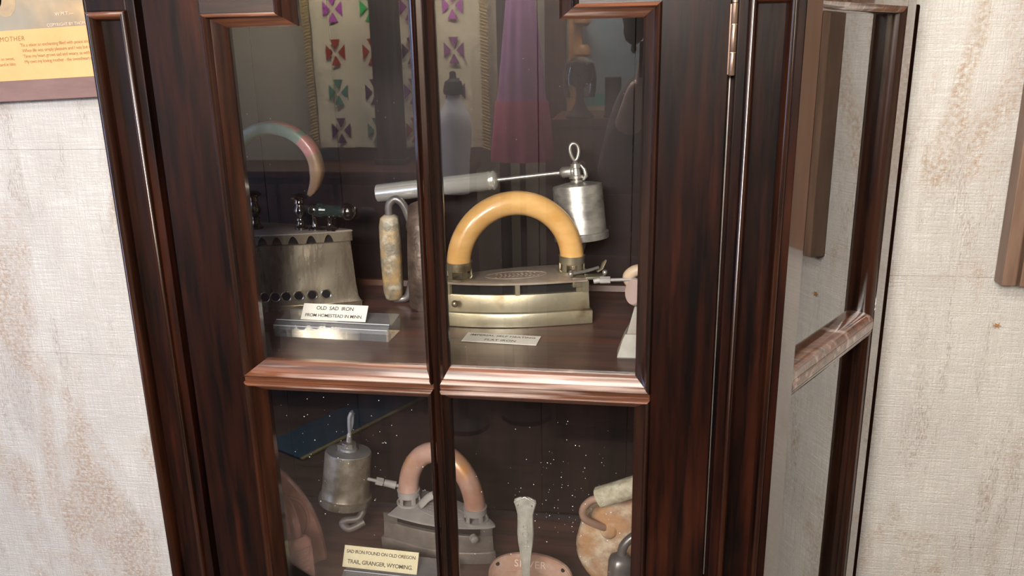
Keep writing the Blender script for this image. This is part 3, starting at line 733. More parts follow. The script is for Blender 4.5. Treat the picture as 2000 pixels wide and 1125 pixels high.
# latch
q = MB()
q.lathe([(0.0105, 0), (0.0105, .0025), (0.006, .005), (0.0042, .010), (0.0042, .020), (0.0062, .024), (0.004, .028)], (0.1500, -0.004, 0.1222), n=20)
q.lathe([(0.0105, 0), (0.0105, .002), (0.0055, .005), (0.0035, .009), (0.0035, .014), (0.0055, .018), (0.003, .022)], (0.1735, -0.004, 0.1222), n=20)
q.box(0.142, 0.184, -0.013, 0.005, 0.1215, 0.1237)
latch = q.build('latch', GUN, CI)
q = MB()
q.lathe([(0.004, 0), (0.0085, .001), (0.0095, .006), (0.008, .011), (0.009, .012)], (0.143, -0.004, 0.153), (1, 0, -.04), n=24)
q.build('latch_collar', GUN, latch)
q = MB()
q.lathe([(0.009, 0), (0.012, .003), (0.0125, .009), (0.0095, .014), (0.0092, .018), (0.0098, .040), (0.0095, .042)], (0.154, -0.004, 0.1525), (1, 0, -.04), n=24)
q.build('latch_grip', GUNG, latch)
q = MB(); q.ball((0.2045, -0.004, 0.1505), 0.0140, 24, sc=(.98, 1, 1)); q.lathe([(0.003, 0), (0.0034, .001), (0.0028, .0025)], (0.2125, -0.014, 0.1495), (.5, -.85, 0), n=12)
q.build('latch_ball', GUN, latch)

# ---- upright sad iron with a wrapped grip (upper shelf, behind the centre muntin)
def upright_iron(name, label, base, hdir, L, W, T_, mats, grip, rods, tip_blunt=0.7, full=0.75, extra=None, foot=0.006):
    """stands on its heel: local x = up (tip), local z = handle direction, local y = across"""
    mbody, mrod, mgrip = mats
    h = Vector(hdir).normalized(); up = Vector((0, 0, 1)); acr = h.cross(up)
    Mw = Matrix(((up.x, acr.x, h.x, base[0]), (up.y, acr.y, h.y, base[1]), (up.z, acr.z, h.z, base[2]), (0, 0, 0, 1)))
    t = thing(name, label, 'iron', mw=Mw)
    q = MB()
    q.loft([footprint(L, W, -T_, 0.001, blunt=tip_blunt, full=full), footprint(L, W, -T_ + .002, 0.0, blunt=tip_blunt, full=full), footprint(L, W, -T_ * .45, 0.0, blunt=tip_blunt, full=full),
            footprint(L, W, -0.004, 0.004, blunt=tip_blunt, full=full), footprint(L, W, 0.0, 0.008, blunt=tip_blunt, full=full)])
    bo = q.build('iron_body', mbody, t, smooth=40)
    for p, r in rods:
        MB().tube(p, r, 12).build('handle_rod', mrod, t)
    g = MB(); g.tube(grip[0], grip[1], 18, sec=grip[2] if len(grip) > 2 else None); g.build('grip', mgrip, t, smooth=50)
    return t
def rsec(a, p=0.62):
    c, s_ = math.cos(a), math.sin(a); return (math.copysign(abs(c) ** p, c), math.copysign(abs(s_) ** p, s_))
def bez(pts, n=10):
    P_ = [Vector(p) for p in pts]; out = []
    for i in range(len(P_) - 1):
        p0 = P_[max(i - 1, 0)]; p1 = P_[i]; p2 = P_[i + 1]; p3 = P_[min(i + 2, len(P_) - 1)]
        for k in range(n):
            t = k / n
            out.append(0.5 * ((2 * p1) + (-p0 + p2) * t + (2 * p0 - 5 * p1 + 4 * p2 - p3) * t * t + (-p0 + 3 * p1 - 3 * p2 + p3) * t ** 3))
    out.append(P_[-1]); return out
HI = upright_iron('sad_iron', 'rough brown sad iron stood on its heel with worn patterned grip facing left', (-0.357, 0.285, ZS), (-1, -0.12, 0), 0.163, 0.044, 0.034, (RUST, DKROD, WRAP),
                  ([(0.006, 0, 0.030), (0.010, 0, 0.030), (0.020, 0, 0.030), (0.07, 0, 0.030), (0.125, 0, 0.030), (0.138, 0, 0.030), (0.142, 0, 0.030)],
                   [0.008, 0.0125, 0.0150, 0.0165, 0.0160, 0.0135, 0.008], rsec),
                  [(bez([(0.142, 0, 0.030), (0.158, 0, 0.0285), (0.166, 0, 0.018), (0.155, 0, 0.006), (0.125, 0, -0.004)]), 0.0062),
                   (bez([(0.008, 0, 0.030), (-0.0 + .0068, 0, 0.022), (0.012, 0, 0.008), (0.045, 0, -0.002)]), 0.0062)])
for xx in (0.125, 0.042): MB().lathe([(0.012, -.002), (0.011, .002), (0.007, .005)], (xx, 0, -0.001), (0, 0, 1), n=16).build('rod_boss', RUST, HI)

# ---- small upright iron at the right end of the upper shelf
RI = thing('small_iron', 'small pale iron with thin rod and pale wooden knob beside the right stile', 'iron', (0.014, 0.078, ZS), math.radians(92))
q = MB()
q.loft([footprint(0.125, 0.044, 0.0, 0.001, full=0.9), footprint(0.125, 0.044, 0.002, 0, full=0.9), footprint(0.125, 0.044, 0.024, 0.007, full=0.9), footprint(0.125, 0.044, 0.030, 0.010, full=0.9)])
q.build('sole_plate', mat('pale_sole_metal', (0.34, 0.34, 0.31), (0.28, 0.27, 0.24), rough=0.55, metal=0.3, scale=30), RI, smooth=25)
q = MB()
q.loft([footprint(0.125, 0.044, 0.030, 0.012, full=0.9), footprint(0.125, 0.044, 0.080, 0.024, full=0.9), footprint(0.125, 0.044, 0.092, 0.027, full=0.9)])
q.build('tall_body', mat('pale_worn_metal', (0.36, 0.35, 0.32), (0.28, 0.25, 0.21), rough=0.6, metal=0.3, scale=25, bump=0.2), RI, smooth=25)
q = MB(); q.lathe([(0.004, 0), (0.016, .001), (0.0175, .004), (0.016, .007), (0.004, .008)], (0.012, 0.020, 0.086), (-.55, 0.8, .2), n=24); q.build('disc', PALEPINK, RI)
q = MB(); q.tube(bez([(0.030, 0.012, 0.088), (0.030, 0.026, 0.092), (0.028, 0.031, 0.102), (0.026, 0.020, 0.111), (0.026, 0.0, 0.110)]), 0.0075, 14); q.build('wooden_handle', PALEWOOD, RI)
q = MB(); q.tube([(0.022, 0.022, 0.1000), (0.022, 0.056, 0.0985)], 0.0022, 10); q.tube([(0.022, 0.054, 0.0985), (0.022, 0.067, 0.098)], 0.0048, 6); q.tube([(0.022, 0.067, 0.098), (0.022, 0.075, 0.0965)], [0.0036, 0.0034], 10)
q.build('thin_rod', DUSTY, RI)

# ---- cards and acrylic stands
def acrylic_stand(label, loc, rotz, wd, dp, h):
    t = thing('acrylic_stand', label, 'stand', loc, rotz)
    pf = [(0, 0), (0, h * .72), (dp * .18, h * .95), (dp * .24, h * .80), (dp * .34, h * .84), (dp, h * 1.05), (dp, 0)]
    MB().prism_x(pf, 0, wd).build('clear_block', ACR, t, smooth=0, bevel=0.0005)
    for a in ((0, -.0002, h * .72), (dp * .18, .0, h * .95)):
        MB().tube([(0.001, a[0] + a[1], a[2]), (wd - .001, a[0] + a[1], a[2])], 0.00065, 6).build('bright_edge', ACRE, t)
    MB().box(0.003, wd * .985, dp * .20, dp * .235, h * .30, h * .80).build('slot_face', ACR, t, smooth=0)
    return t
acrylic_stand('clear acrylic block stand in front of the charcoal iron', (-0.5120, 0.1130, ZS), math.radians(-2.5), 0.170, 0.052, 0.023)
acrylic_stand('clear acrylic block stand on the lower shelf in front of the dusty iron', (-0.452, 0.130, ZL), math.radians(-2), 0.165, 0.060, 0.034)
def card(label, loc, rz, tilt, wd, ht, lines, sizes, ink, m=PAPER, th=0.0009, spacing=1.0):
    Mw = Matrix.Translation(loc) @ Matrix.Rotation(rz, 4, 'Z') @ Matrix.Rotation(tilt, 4, 'X')
    t = thing('label_card', label, 'card', mw=Mw)
    MB().box(-wd / 2, wd / 2, 0, ht, -th, 0).build('paper', m, t, smooth=0, bevel=0.0002, seg=1)
    n = len(lines)
    for i, (s_, z) in enumerate(zip(lines, sizes)):
        text(s_, z, ink, t, Matrix.Translation((0, ht * (0.5 + (0.5 * (n - 1) - i) * 0.46 / max(1, n - 1)), 0.0001)), spacing=spacing, extrude=0.00005, offset=0.00010)
    return t
card('cream card reading OLD SAD IRON FROM HOMESTEAD IN MINN. on the upper acrylic stand', (-0.4275, 0.1235, 1.1858), math.radians(-2.0), math.radians(50), 0.0965, 0.0245,
     ['OLD  SAD  IRON', 'FROM HOMESTEAD IN MINN.'], [0.0078, 0.0068], INK, spacing=0.95)
card('white card reading IMPERIAL SELF HEATING FLAT IRON lying flat on the shelf', (-0.1910, 0.1163, ZS + .0011), math.radians(-3.6), 0.0, 0.1045, 0.0355,
     ['IMPERIAL SELF HEATING', 'FLAT IRON'], [0.0086, 0.0090], INKG)
card('yellowed card reading SAD IRON FOUND ON OLD OREGON TRAIL, GRANGER, WYOMING', (-0.3960, 0.1480, 0.7655), math.radians(-2.5), math.radians(60), 0.1230, 0.0330,
     ['SAD IRON FOUND ON OLD OREGON', 'TRAIL, GRANGER, WYOMING.'], [0.0071, 0.0086], INK, PAPERY, spacing=0.92)

# ---- dusty self heating iron with copper handle (lower shelf)
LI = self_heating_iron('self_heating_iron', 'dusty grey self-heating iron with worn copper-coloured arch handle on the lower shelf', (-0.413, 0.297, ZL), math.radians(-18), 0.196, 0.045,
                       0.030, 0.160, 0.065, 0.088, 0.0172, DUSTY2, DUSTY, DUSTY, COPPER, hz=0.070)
q = MB(); q.lathe([(0.007, -0.004), (0.0065, 0), (0.0062, .004), (0.003, .006)], (0.172, -0.0275, 0.0545), (.75, -.65, 0), n=16); q.build('side_screw', DUSTY, LI)
q = MB(); q.tube(bez([(0.055, -0.004, 0.075), (0.060, -0.008, 0.078), (0.070, -0.004, 0.090), (0.080, 0.0, 0.097)]), [.003] * 31, 10, sec=lambda a: (2.2 * math.cos(a), math.sin(a)))
q.build('finger_lever', DUSTY, LI)
invL = (Matrix.Translation(Vector((-0.413, 0.297, ZL))) @ Matrix.Rotation(math.radians(-18), 4, 'Z')).inverted()
axl = Vector((0.010, 0.012, 0.098)).normalized()
tb = Vector((-0.4935, 0.272, 0.808)); Ht = 0.090
q = MB()
q.lathe([(0.036, -0.004), (0.043, -0.002), (0.0445, 0.002), (0.0445, 0.011), (0.0420, 0.0125), (0.0412, 0.014), (0.0398, 0.030), (0.0392, Ht - .003), (0.0385, Ht)], tb, axl, n=40)
tk = lab(q.build('fuel_tank', LTANK, LI, M=invL), 'scuffed brownish round tank')
vb = tb + axl * Ht
q = MB(); q.lathe([(0.0385, -.0004), (0.0375, .0012), (0.020, .003), (0.016, .0035), (0.015, .007), (0.008, .009)], vb, axl, n=36); q.build('tank_lid', LTANKTOP, tk, M=invL)
q = MB()
q.lathe([(0.012, 0.005), (0.013, .010), (0.0125, .016), (0.004, .018), (0.004, .022)], vb, axl, n=8)
q.tube([vb + axl * .010, vb + axl * .024, vb + axl * .034], [.0055, .0048, .0030], 8)
q.box(*[c for c in (vb.x - .015, vb.x - .002, vb.y - .010, vb.y + .002, vb.z + .006, vb.z + .016)])
q.build('valve', STEEL, tk, M=invL)
q = MB(); kb = vb + axl * .033
q.tube([kb, kb + Vector((0, 0, .012)), kb + Vector((.001, 0, .028)), kb + Vector((.003, .004, .034)), kb + Vector((.003, .010, .034)), kb + Vector((.002, .014, .026)), kb + Vector((.001, .012, .012)), kb + Vector((0, .004, .002))], 0.0030, 10)
q.build('valve_key', DUSTY, tk, M=invL)
q = MB(); q.tube(bez([tb + Vector((.020, 0, .0)), tb + Vector((.030, .004, -.014)), tb + Vector((.024, -.006, -.028)), tb + Vector((0.004, -.012, -.030)), tb + Vector((-.002, -.014, -.036)), tb + Vector((.012, -.018, -.042)), tb + Vector((.034, -.006, -.034))]), 0.0062, 12)
q.build('curled_pipe', DUSTY2, LI, M=invL)
q = MB(); p0 = tb + Vector((.040, 0, .046)); p1 = tb + Vector((.102, .02, .022)); dd = (p1 - p0).normalized()
q.tube([p0, p1], 0.0030, 10); q.tube([p0 + dd * .018, p0 + dd * .030], 0.0072, 6); q.tube([p0 + dd * .032, p0 + dd * .052], [0.0060, .0068], 12)
q.build('connector', DUSTY, LI, M=invL)

# ---- oxide red upright iron (lower shelf left)
GI = upright_iron('sad_iron', 'oxide red glossy sad iron stood on its heel with a ribbed cast grip', (-0.553, 0.150, ZL), (0.72, -0.69, 0), 0.200, 0.076, 0.024, (ROSE, ROSE, ROSE),
                  ([(0.004, 0, 0.066), (0.010, 0, 0.066), (0.04, 0, 0.066), (0.095, 0, 0.066), (0.104, 0, 0.066), (0.108, 0, 0.064)],
                   [0.014, 0.0185, 0.0190, 0.0190, 0.0185, 0.0135], rsec),
                  [(bez([(0.106, 0, 0.064), (0.132, 0, 0.060), (0.150, 0, 0.040), (0.148, -.004, 0.014), (0.138, -0.01, -0.003)]), 0.0078),
                   (bez([(0.0115, 0, 0.060), (0.0110, 0, 0.030), (0.014, 0, 0.010), (0.030, 0, -0.002)]), 0.0078)], tip_blunt=0.75, full=0.95)
q = MB()
for sgn in (1, -1): q.box(0.012, 0.098, sgn * 0.011 - .0025, sgn * 0.011 + .0025, 0.0825, 0.0875)
q.box(0.094, 0.100, -.013, .013, 0.0825, 0.0875)
for k in range(9): q.tube([(0.014 + k * .0090, -0.008, 0.0850), (0.0160 + k * .0090, 0, 0.0876), (0.014 + k * .0090, 0.008, 0.0850)], 0.0016, 8)
q.build('ribbed_panel', mat('pale_oxide_ribs', (0.42, 0.25, 0.22), (0.33, 0.17, 0.14), rough=0.35, scale=40, coat=0.4), GI, bevel=0)
q = MB(); q.tube([(0.095 + .05 * math.cos(a_), 0.045 * math.sin(a_), 0.0005) for a_ in [2 * pi * k / 30 for k in range(31)]], 0.003, 8, caps=(False, False)); q.build('raised_ring', ROSE, GI)

# ---- silver handle and oval cast plate (lower shelf centre)
TV = thing('oval_plate', 'tan pink oval cast plate with raised letters propped up behind the silver handle', 'plate', mw=Matrix.Translation((-0.157, 0.135, ZL)) @ Matrix.Rotation(math.radians(-2), 4, 'Z') @ Matrix.Rotation(math.radians(-14), 4, 'X'))
q = MB(); NE = 48
def ov(k, s_=1.0):
    a = 2 * pi * k / NE; c, s2 = math.cos(a), math.sin(a)
    x = 0.065 * s_ * math.copysign(abs(c) ** 1.0, c); z = 0.0415 + 0.0405 * s_ * math.copysign(abs(s2) ** 0.75, s2)
    return x, max(z, 0.0012)
q.loft([[(ov(k, s_)[0], y, ov(k, s_)[1]) for k in range(NE)] for s_, y in ((.97, .004), (1.0, .003), (1.0, -.002), (.975, -.004))])
q.build('plate', TRIV, TV, smooth=40)
q = MB(); q.tube([(ov(k, .93)[0], -.004, ov(k, .93)[1]) for k in range(NE + 1)], .0011, 6, caps=(False, False)); q.build('raised_rim', TRIV, TV)
text('SILVER', 0.0155, TRIVL, TV, Matrix.Translation((0.0, -0.0035, 0.0655)) @ Matrix.Rotation(pi / 2, 4, 'X'), extrude=0.0012, name='raised_lettering', spacing=1.1)
for sx_ in (-1, 1):
    q = MB(); q.lathe([(0.0032, 0), (0.0032, .0006)], (sx_ * 0.050, -0.0040, 0.062), (0, -1, 0), n=14); q.build('hole', DARK, TV)
    for r_ in range(2): MB().tube([(sx_ * .012, -.004, .0775 - r_ * .025), (sx_ * .036, -.004, .0755 - r_ * .025)], .0008, 6).build('raised_bar', TRIV, TV)
SP = thing('silver_handle', 'upright ornate tarnished silver flatware handle with fiddle-shaped end', 'cutlery', (-0.1555, 0.100, ZL))
q = MB()
out = [(0.0, 0.0072, .0012), (0.02, .0070, .0014), (0.075, .0058, .0016), (0.095, .0060, .0018), (0.115, .0080, .0018), (0.135, .0108, .0018), (0.150, .0118, .0016), (0.165, .0112, .0014), (0.180, .0112, .0014), (0.190, .0135, .0014), (0.198, .0158, .0014), (0.203, .0150, .0014), (0.2065, .0075, .0014)]
rings = []
for z, hw, th in out:
    rings.append([(hw * math.cos(a), -th * 1.3 * math.sin(a) + 0.010 * (z / .2) ** 2 - .01 * z / .2, z) for a in [2 * pi * k / 16 for k in range(16)]])
q.loft(rings); sph = q.build('stem', SILVER, SP, smooth=60)
q = MB()
yv = lambda z: 0.010 * (z / .2) ** 2 - .01 * z / .2 - .0026
for sg in (1, -1):
    q.tube([(sg * hw * .88, yv(z) + .0012, z) for z, hw, th in out], 0.0008, 6)
q.tube([(-0.0150, yv(.198), .199), (-0.008, yv(.2), .2035), (0, yv(.205), .2080), (0.008, yv(.2), .2035), (0.0150, yv(.198), .199)], .0012, 8)
for zz, rr in ((0.150, .0042), (0.138, .0030), (0.162, .0028), (0.128, .0020)):
    q.tube([(rr * math.cos(a), yv(zz), zz + rr * math.sin(a)) for a in [2 * pi * k / 14 for k in range(15)]], .0008, 6, caps=(False, False))
q.build('scroll_relief', SILVER, SP, smooth=60)
q = MB(); q.loft([[((.011 - abs(j) * .003) * math.cos(a), yv(.195) + .0012, .1935 + .0045 * math.sin(a)) for a in [2 * pi * k / 14 for k in range(14)]] for j in (0, 1)]); 
q.build('dark_hollow', DKROD, SP)

# ---- crusted cast iron on its side (lower shelf right)
KI = thing('sad_iron', 'rust-stained cream cast sad iron on its side with crusted pale grip', 'iron', (0.012, 0.175, ZL), math.radians(-4))
q = MB(); NE = 44
def ell(s_, y, ins=0): return [((0.102 - ins) * s_ * math.cos(2 * pi * k / NE), y, 0.0865 + (0.0862 - ins) * s_ * math.sin(2 * pi * k / NE)) for k in range(NE)]
q.loft([ell(1, 0.030, .003), ell(1, 0.027), ell(1, -0.004), ell(1, -0.010, .004), ell(1, -0.012, .010)])
q.build('iron_body', STONE, KI, smooth=40)
# rod leaves the body, bends left and back up into the grip
q = MB(); q.tube(bez([(-0.052, 0.0, 0.118), (-0.060, -0.014, 0.126), (-0.083, -0.036, 0.150), (-0.086, -0.042, 0.170), (-0.074, -0.046, 0.188), (-0.058, -0.048, 0.194)]), 0.0055, 14); q.build('handle_rod', PINKROD, KI)
q = MB(); q.lathe([(0.014, -.004), (0.012, .001), (0.008, .004)], (-0.052, -0.012, 0.118), (0, -1, 0), n=18); q.build('rod_boss', STONE, KI)
g = bez([(-0.064, -0.048, 0.1945), (-0.058, -0.048, 0.1975), (-0.035, -0.048, 0.208), (0.012, -0.048, 0.230), (0.040, -0.048, 0.243), (0.046, -0.048, 0.246)], 6)
q = MB(); q.tube(g, [0.010] + [0.0135] * 2 + [0.0145] * (len(g) - 6) + [0.0135, 0.012, 0.008], 18, sec=lambda a: rsec(a, .8)); q.build('grip', CREAM, KI, smooth=50)
q = MB(); q.tube(bez([(0.046, -0.048, 0.246), (0.062, -0.046, 0.235), (0.060, -0.030, 0.200), (0.050, -0.008, 0.150)]), 0.0055, 14); q.build('handle_rod', PINKROD, KI)

# ---- dark grey upright iron at the right of the lower shelf
MI = upright_iron('sad_iron', 'dark grey sad iron stood on its heel in front of the rust-stained iron', (0.030, 0.085, ZL), (-0.95, -0.30, 0), 0.170, 0.045, 0.032, (DKROD, DKROD, DKROD),
                  ([(0.004, 0, 0.052), (0.012, 0, 0.052), (0.04, 0, 0.052), (0.11, 0, 0.052), (0.134, 0, 0.052), (0.142, 0, 0.052), (0.147, 0, .052)],
                   [0.010, 0.0150, 0.0165, 0.0170, 0.0160, 0.0135, 0.007], rsec),
                  [(bez([(0.145, 0, 0.052), (0.162, 0, 0.047), (0.175, 0, 0.030), (0.172, 0, 0.012), (0.130, 0, -0.003)]), 0.0062),
                   (bez([(0.008, 0, 0.050), (0.0075, 0, 0.030), (0.015, 0, 0.008), (0.045, 0, -0.002)]), 0.0062)])

# ---------------------------------------------------------------- things on the wall
FP = thing('framed_print', 'framed sepia print with golden verse panel titled MOTHER on the left wall', 'picture', (-1.16, WY, 1.4722), math.radians(0))
fx0, fx1, fz1 = -0.36, 0.292, 0.56
TILT = Matrix.Rotation(math.radians(-2.1), 4, 'Y')
def fpb(mb, name, m, **k): return mb.build(name, m, FP, M=TILT, **k)
for a in ((fx0, fx1, 0, 0.034), (fx0, fx1, fz1 - .034, fz1)):
    fpb(MB().box(a[0], a[1], -0.022, -0.001, a[2], a[3]), 'frame_rail', FRAMEW, smooth=0, bevel=0.001)
for a in ((fx0, fx0 + .034), (fx1 - .034, fx1)):
    fpb(MB().box(a[0], a[1], -0.022, -0.001, 0.034, fz1 - .034), 'frame_stile', FRAMEW, smooth=0, bevel=0.001)
fpb(MB().box(fx0 + .03, fx1 - .03, -0.0125, -0.004, 0.1155, fz1 - .03), 'sepia_picture', PRINT, smooth=0)
vp = fpb(MB().box(fx0 + .03, fx1 - .03, -0.013, -0.004, 0.03, 0.1155), 'verse_panel', GOLDP, smooth=0)
RX = Matrix.Rotation(pi / 2, 4, 'X')
def ftext(s_, x, z, size, m, **k):
    return text(s_, size, m, FP, TILT @ Matrix.Translation((x, -0.0132, z)) @ RX, align='LEFT', extrude=0.00005, **k)
ftext('MOTHER', 0.0770, 0.1015, 0.0108, INKB, spacing=1.15, shear=0.1)
vx = 0.1135
vs = ["'Tis a vision so enchanting filled with peace and rest,", 'When life was simply pleasure and I was but a boy', 'Time my heart grows sad and weary, as with rapture', 'My own my loving mother - the sweetheart of them all']
for i, s_ in enumerate(vs): ftext(s_, vx + (.002 if i else 0), 0.0905 - i * 0.0090, 0.0078, INKB, spacing=0.90)
for i, s_ in enumerate(['Mother dear, there is none so sweet,', 'And in my heart thy song is heard in bliss']):
    text(s_, 0.0074, INKB, FP, TILT @ Matrix.Translation((0.098, -0.0132, 0.0700 - i * .0090)) @ RX, align='RIGHT', extrude=0.00005, spacing=.93)
text('COPYRIGHT BY THOMAS D. MURPHY', 0.0070, INSET, FP, TILT @ Matrix.Translation((0.2300, -0.0132, 0.1195)) @ RX, align='CENTER', extrude=0.00005)
ftext('W.M.T.---', 0.190, 0.136, 0.0085, INSET)
# figures in the picture as soft shapes
q = MB()
for (x, z, a, b_) in ((0.07, 0.185, .030, .045), (0.10, 0.165, .022, .028), (0.045, 0.165, .018, .02), (0.085, 0.225, .020, .024), (0.02, 0.20, .02, .05)):
    q.prism_y([(x + a * math.cos(2 * pi * k / 20), z + b_ * math.sin(2 * pi * k / 20)) for k in range(20)], -0.01275, -0.0124)
fpb(q, 'picture_figures', mat('sepia_figures', (0.44, 0.32, 0.17), (0.30, 0.22, 0.13), rough=0.55, scale=25), smooth=0)

RF = thing('wall_picture', 'brown fluted wooden frame hanging at the right edge of the wall', 'frame', (0.532, WY, 1.190))
for i, (x0, x1, dep) in enumerate(((0.0, 0.019, 0.030), (0.019, 0.0235, 0.022), (0.0235, 0.034, 0.034), (0.034, 0.038, 0.024), (0.038, 0.150, 0.036))):
    MB().box(x0, x1 + .0002, -dep, -0.0005, 0.0, 0.52).build('fluted_moulding', FRAMEV, RF, smooth=0, bevel=0.0016)
MB().box(0.150, 0.34, -0.032, -0.0005, 0.0, 0.060).build('bottom_rail', FRAMEV, RF, smooth=0, bevel=0.0016)
MB().box(0.150, 0.34, -0.032, -0.0005, 0.46, 0.52).build('top_rail', FRAMEV, RF, smooth=0, bevel=0.0016)
MB().box(0.34, 0.40, -0.032, -0.0005, 0.0, 0.52).build('right_stile', FRAMEV, RF, smooth=0, bevel=0.0016)
MB().box(0.148, 0.342, -0.015, -0.0005, 0.058, 0.462).build('frame_picture', PRINT, RF, smooth=0)
q = MB(); q.ball((0.546, WY - .001, 1.118), 0.0032, 8, sc=(1.2, .5, .8))
for a in range(6): q.tube([(0.546, WY - .002, 1.118), (0.546 + .006 * math.cos(a * 1.05), WY - .0025, 1.118 + .005 * math.sin(a * 1.05))], .0006, 5)
tag(q.build('paper_scrap', mat('tan_scrap', (0.35, 0.16, 0.05), rough=0.8), None), 'tiny tan fleck stuck on the wall below the hanging frame', 'fleck')

# ---------------------------------------------------------------- the room behind the camera (seen in the glass)
QY = -2.60
QT = thing('patchwork_quilt', 'cream patchwork quilt with coloured cross blocks and gold fringe hanging on the far wall', 'quilt', (-1.07, QY, 1.13))
q = MB(); nx, nz = 60, 24
g0 = [[(-0.37 + 0.74 * i / nx, 0.006 * math.sin(i * 0.7) + 0.003 * math.sin(j * .9 + i * .2) - 0.004, 0.95 * j / nz) for i in range(nx + 1)] for j in range(nz + 1)]
vv = [p for r in g0 for p in r] + [(x, y - .012, z) for r in g0 for x, y, z in r]; K_ = (nx + 1) * (nz + 1); ff = []
for j in range(nz):
    for i in range(nx):
        a = j * (nx + 1) + i; ff.append((a, a + 1, a + nx + 2, a + nx + 1)); ff.append((K_ + a, K_ + a + nx + 1, K_ + a + nx + 2, K_ + a + 1))
q.add(vv, ff); q.build('quilt_cloth', QUILT, QT)
cols = {'p': (0.42, 0.10, 0.40), 'g': (0.05, 0.42, 0.12), 'r': (0.35, 0.06, 0.035), 'd': (0.10, 0.04, 0.09), 't': (0.10, 0.24, 0.17), 'v': (0.24, 0.06, 0.22)}
cm = {k: mat('patch_' + n, v, rough=0.9) for (k, v), n in zip(cols.items(), ('orchid', 'green', 'brick', 'plum', 'sage', 'violet'))}
rowsc = [1.205, 1.370, 1.538, 1.716, 1.89]; colsx = [-1.335, -1.170, -0.995, -0.812]
pat = ['dtrd', 'tdvd', 'rrdv', 'pgvp', 'gpgr']
for r_, rz in enumerate(rowsc):
    for c_, cx_ in enumerate(colsx):
        a, b_, gp = 0.043, 0.054, 0.021; q = MB()
        for (dx, dz) in ((1, 0), (-1, 0), (0, 1), (0, -1)):
            if dx: P4 = [(dx * .013, -0.002), (dx * .013, .002), (dx * a, b_ - gp), (dx * a, -b_ + gp)]
            else: P4 = [(-.002, dz * .015), (.002, dz * .015), (a - gp, dz * b_), (-a + gp, dz * b_)]
            q.prism_y([(cx_ + 1.07 + x, rz - 1.13 + z) for x, z in P4], 0.0045, 0.0065)
        q.build('cross_patch', cm[pat[r_][c_]], QT, smooth=0)
q = MB()
for sx_ in (-0.375, 0.372):
    for k in range(70):
        z = 0.0 + 0.95 * k / 70; q.tube([(sx_, 0, z), (sx_ + math.copysign(.018, sx_), .004, z - .006), (sx_ + math.copysign(.032, sx_) * random.uniform(.8, 1.1), .002, z - .012)], .0045, 5)
fr_ = q.build('fringe', FRINGE, QT); fr_['kind'] = 'stuff'

pst = MB().box(-1.125, -1.012, -2.50, -2.44, 1.0755, 2.60).box(-1.135, -1.002, -2.51, -2.43, 1.0755, 1.10)
tag(pst.build('post', POST, None, smooth=0, bevel=0.004), 'dark square post standing on the sideboard in front of the quilt', 'post')
pst = MB().box(-0.606, -0.566, -2.52, -2.47, 0.0, 2.62).box(-0.612, -0.560, -2.525, -2.465, 0.0, 0.08)
tag(pst.build('post', POST, None, smooth=0, bevel=0.003), 'slim dark post between the quilt and the mauve dress', 'post')

SB = thing('sideboard', 'long dark wooden sideboard with round knobs below the patchwork quilt', 'sideboard', (-1.15, -2.43, 0))
MB().box(-0.62, 0.42, -0.16, 0.16, 0.36, 1.045).build('carcass', FURN, SB, smooth=0, bevel=0.004)
for lx in (-0.58, 0.38):
    for ly in (-0.12, 0.12): MB().lathe([(.016, .0105), (.028, .12), (.020, .16), (.03, .34), (.03, .362)], (lx, ly, 0), n=16).build('leg', FURN, SB)
MB().box(-0.64, 0.44, -0.165, 0.18, 1.045, 1.075).build('top', FURN, SB, smooth=0, bevel=0.005)
for i in range(4):
    d_ = MB().box(-0.60 + i * .255, -0.365 + i * .255, 0.16, 0.176, 0.80, 1.02).build('drawer', FURN, SB, smooth=0, bevel=0.004)
    MB().ball((-0.48 + i * .255, 0.19, 0.91), 0.025, 14, sc=(1.7, .8, 1)).build('knob', POST, d_)
for i in range(2): MB().box(-0.60 + i * .51, -0.11 + i * .51, 0.16, 0.174, 0.39, 0.77).build('door_panel', FURN, SB, smooth=0, bevel=0.004)

# mauve dress on a stand
DS = thing('cotton_dress', 'long mauve cotton dress with rose lower tier hanging near the slim post', 'dress', (-0.485, -2.32, 0.0))
def skirt(zs, m, name, rfun, fold=10, ph=0.0):
    q = MB(); n = 72; rings = []
    for z in zs:
        rx, ry = rfun(z)
        rings.append([((rx * (1 + .06 * math.sin(fold * 2 * pi * k / n + ph))) * math.cos(2 * pi * k / n), ry * (1 + .08 * math.sin(fold * 2 * pi * k / n + ph)) * math.sin(2 * pi * k / n), z) for k in range(n)])
    q.loft(rings); return q.build(name, m, DS, smooth=60)
rf = lambda z: (0.052 + max(0, (1.74 - z)) * 0.108 + (0.05 if z > 1.80 else 0), 0.045 + max(0, (1.74 - z)) * 0.09)
skirt([1.335, 1.42, 1.52, 1.62, 1.70, 1.74], PURP, 'skirt', rf)
skirt([1.115, 1.20, 1.30, 1.345], ROSEC, 'lower_tier', lambda z: (rf(z)[0] + .006, rf(z)[1] + .006), ph=.4)
skirt([1.74, 1.80, 1.90, 1.99, 2.02], PURP, 'bodice', lambda z: (0.052 + (z - 1.74) * .45 if z < 1.95 else .09 - (z - 1.95) * .6, 0.05))
MB().lathe([(.11, 0), (.11, .02), (.014, .04), (.012, 1.13)], (0, 0, 0), n=20).build('dress_stand', POST, DS)

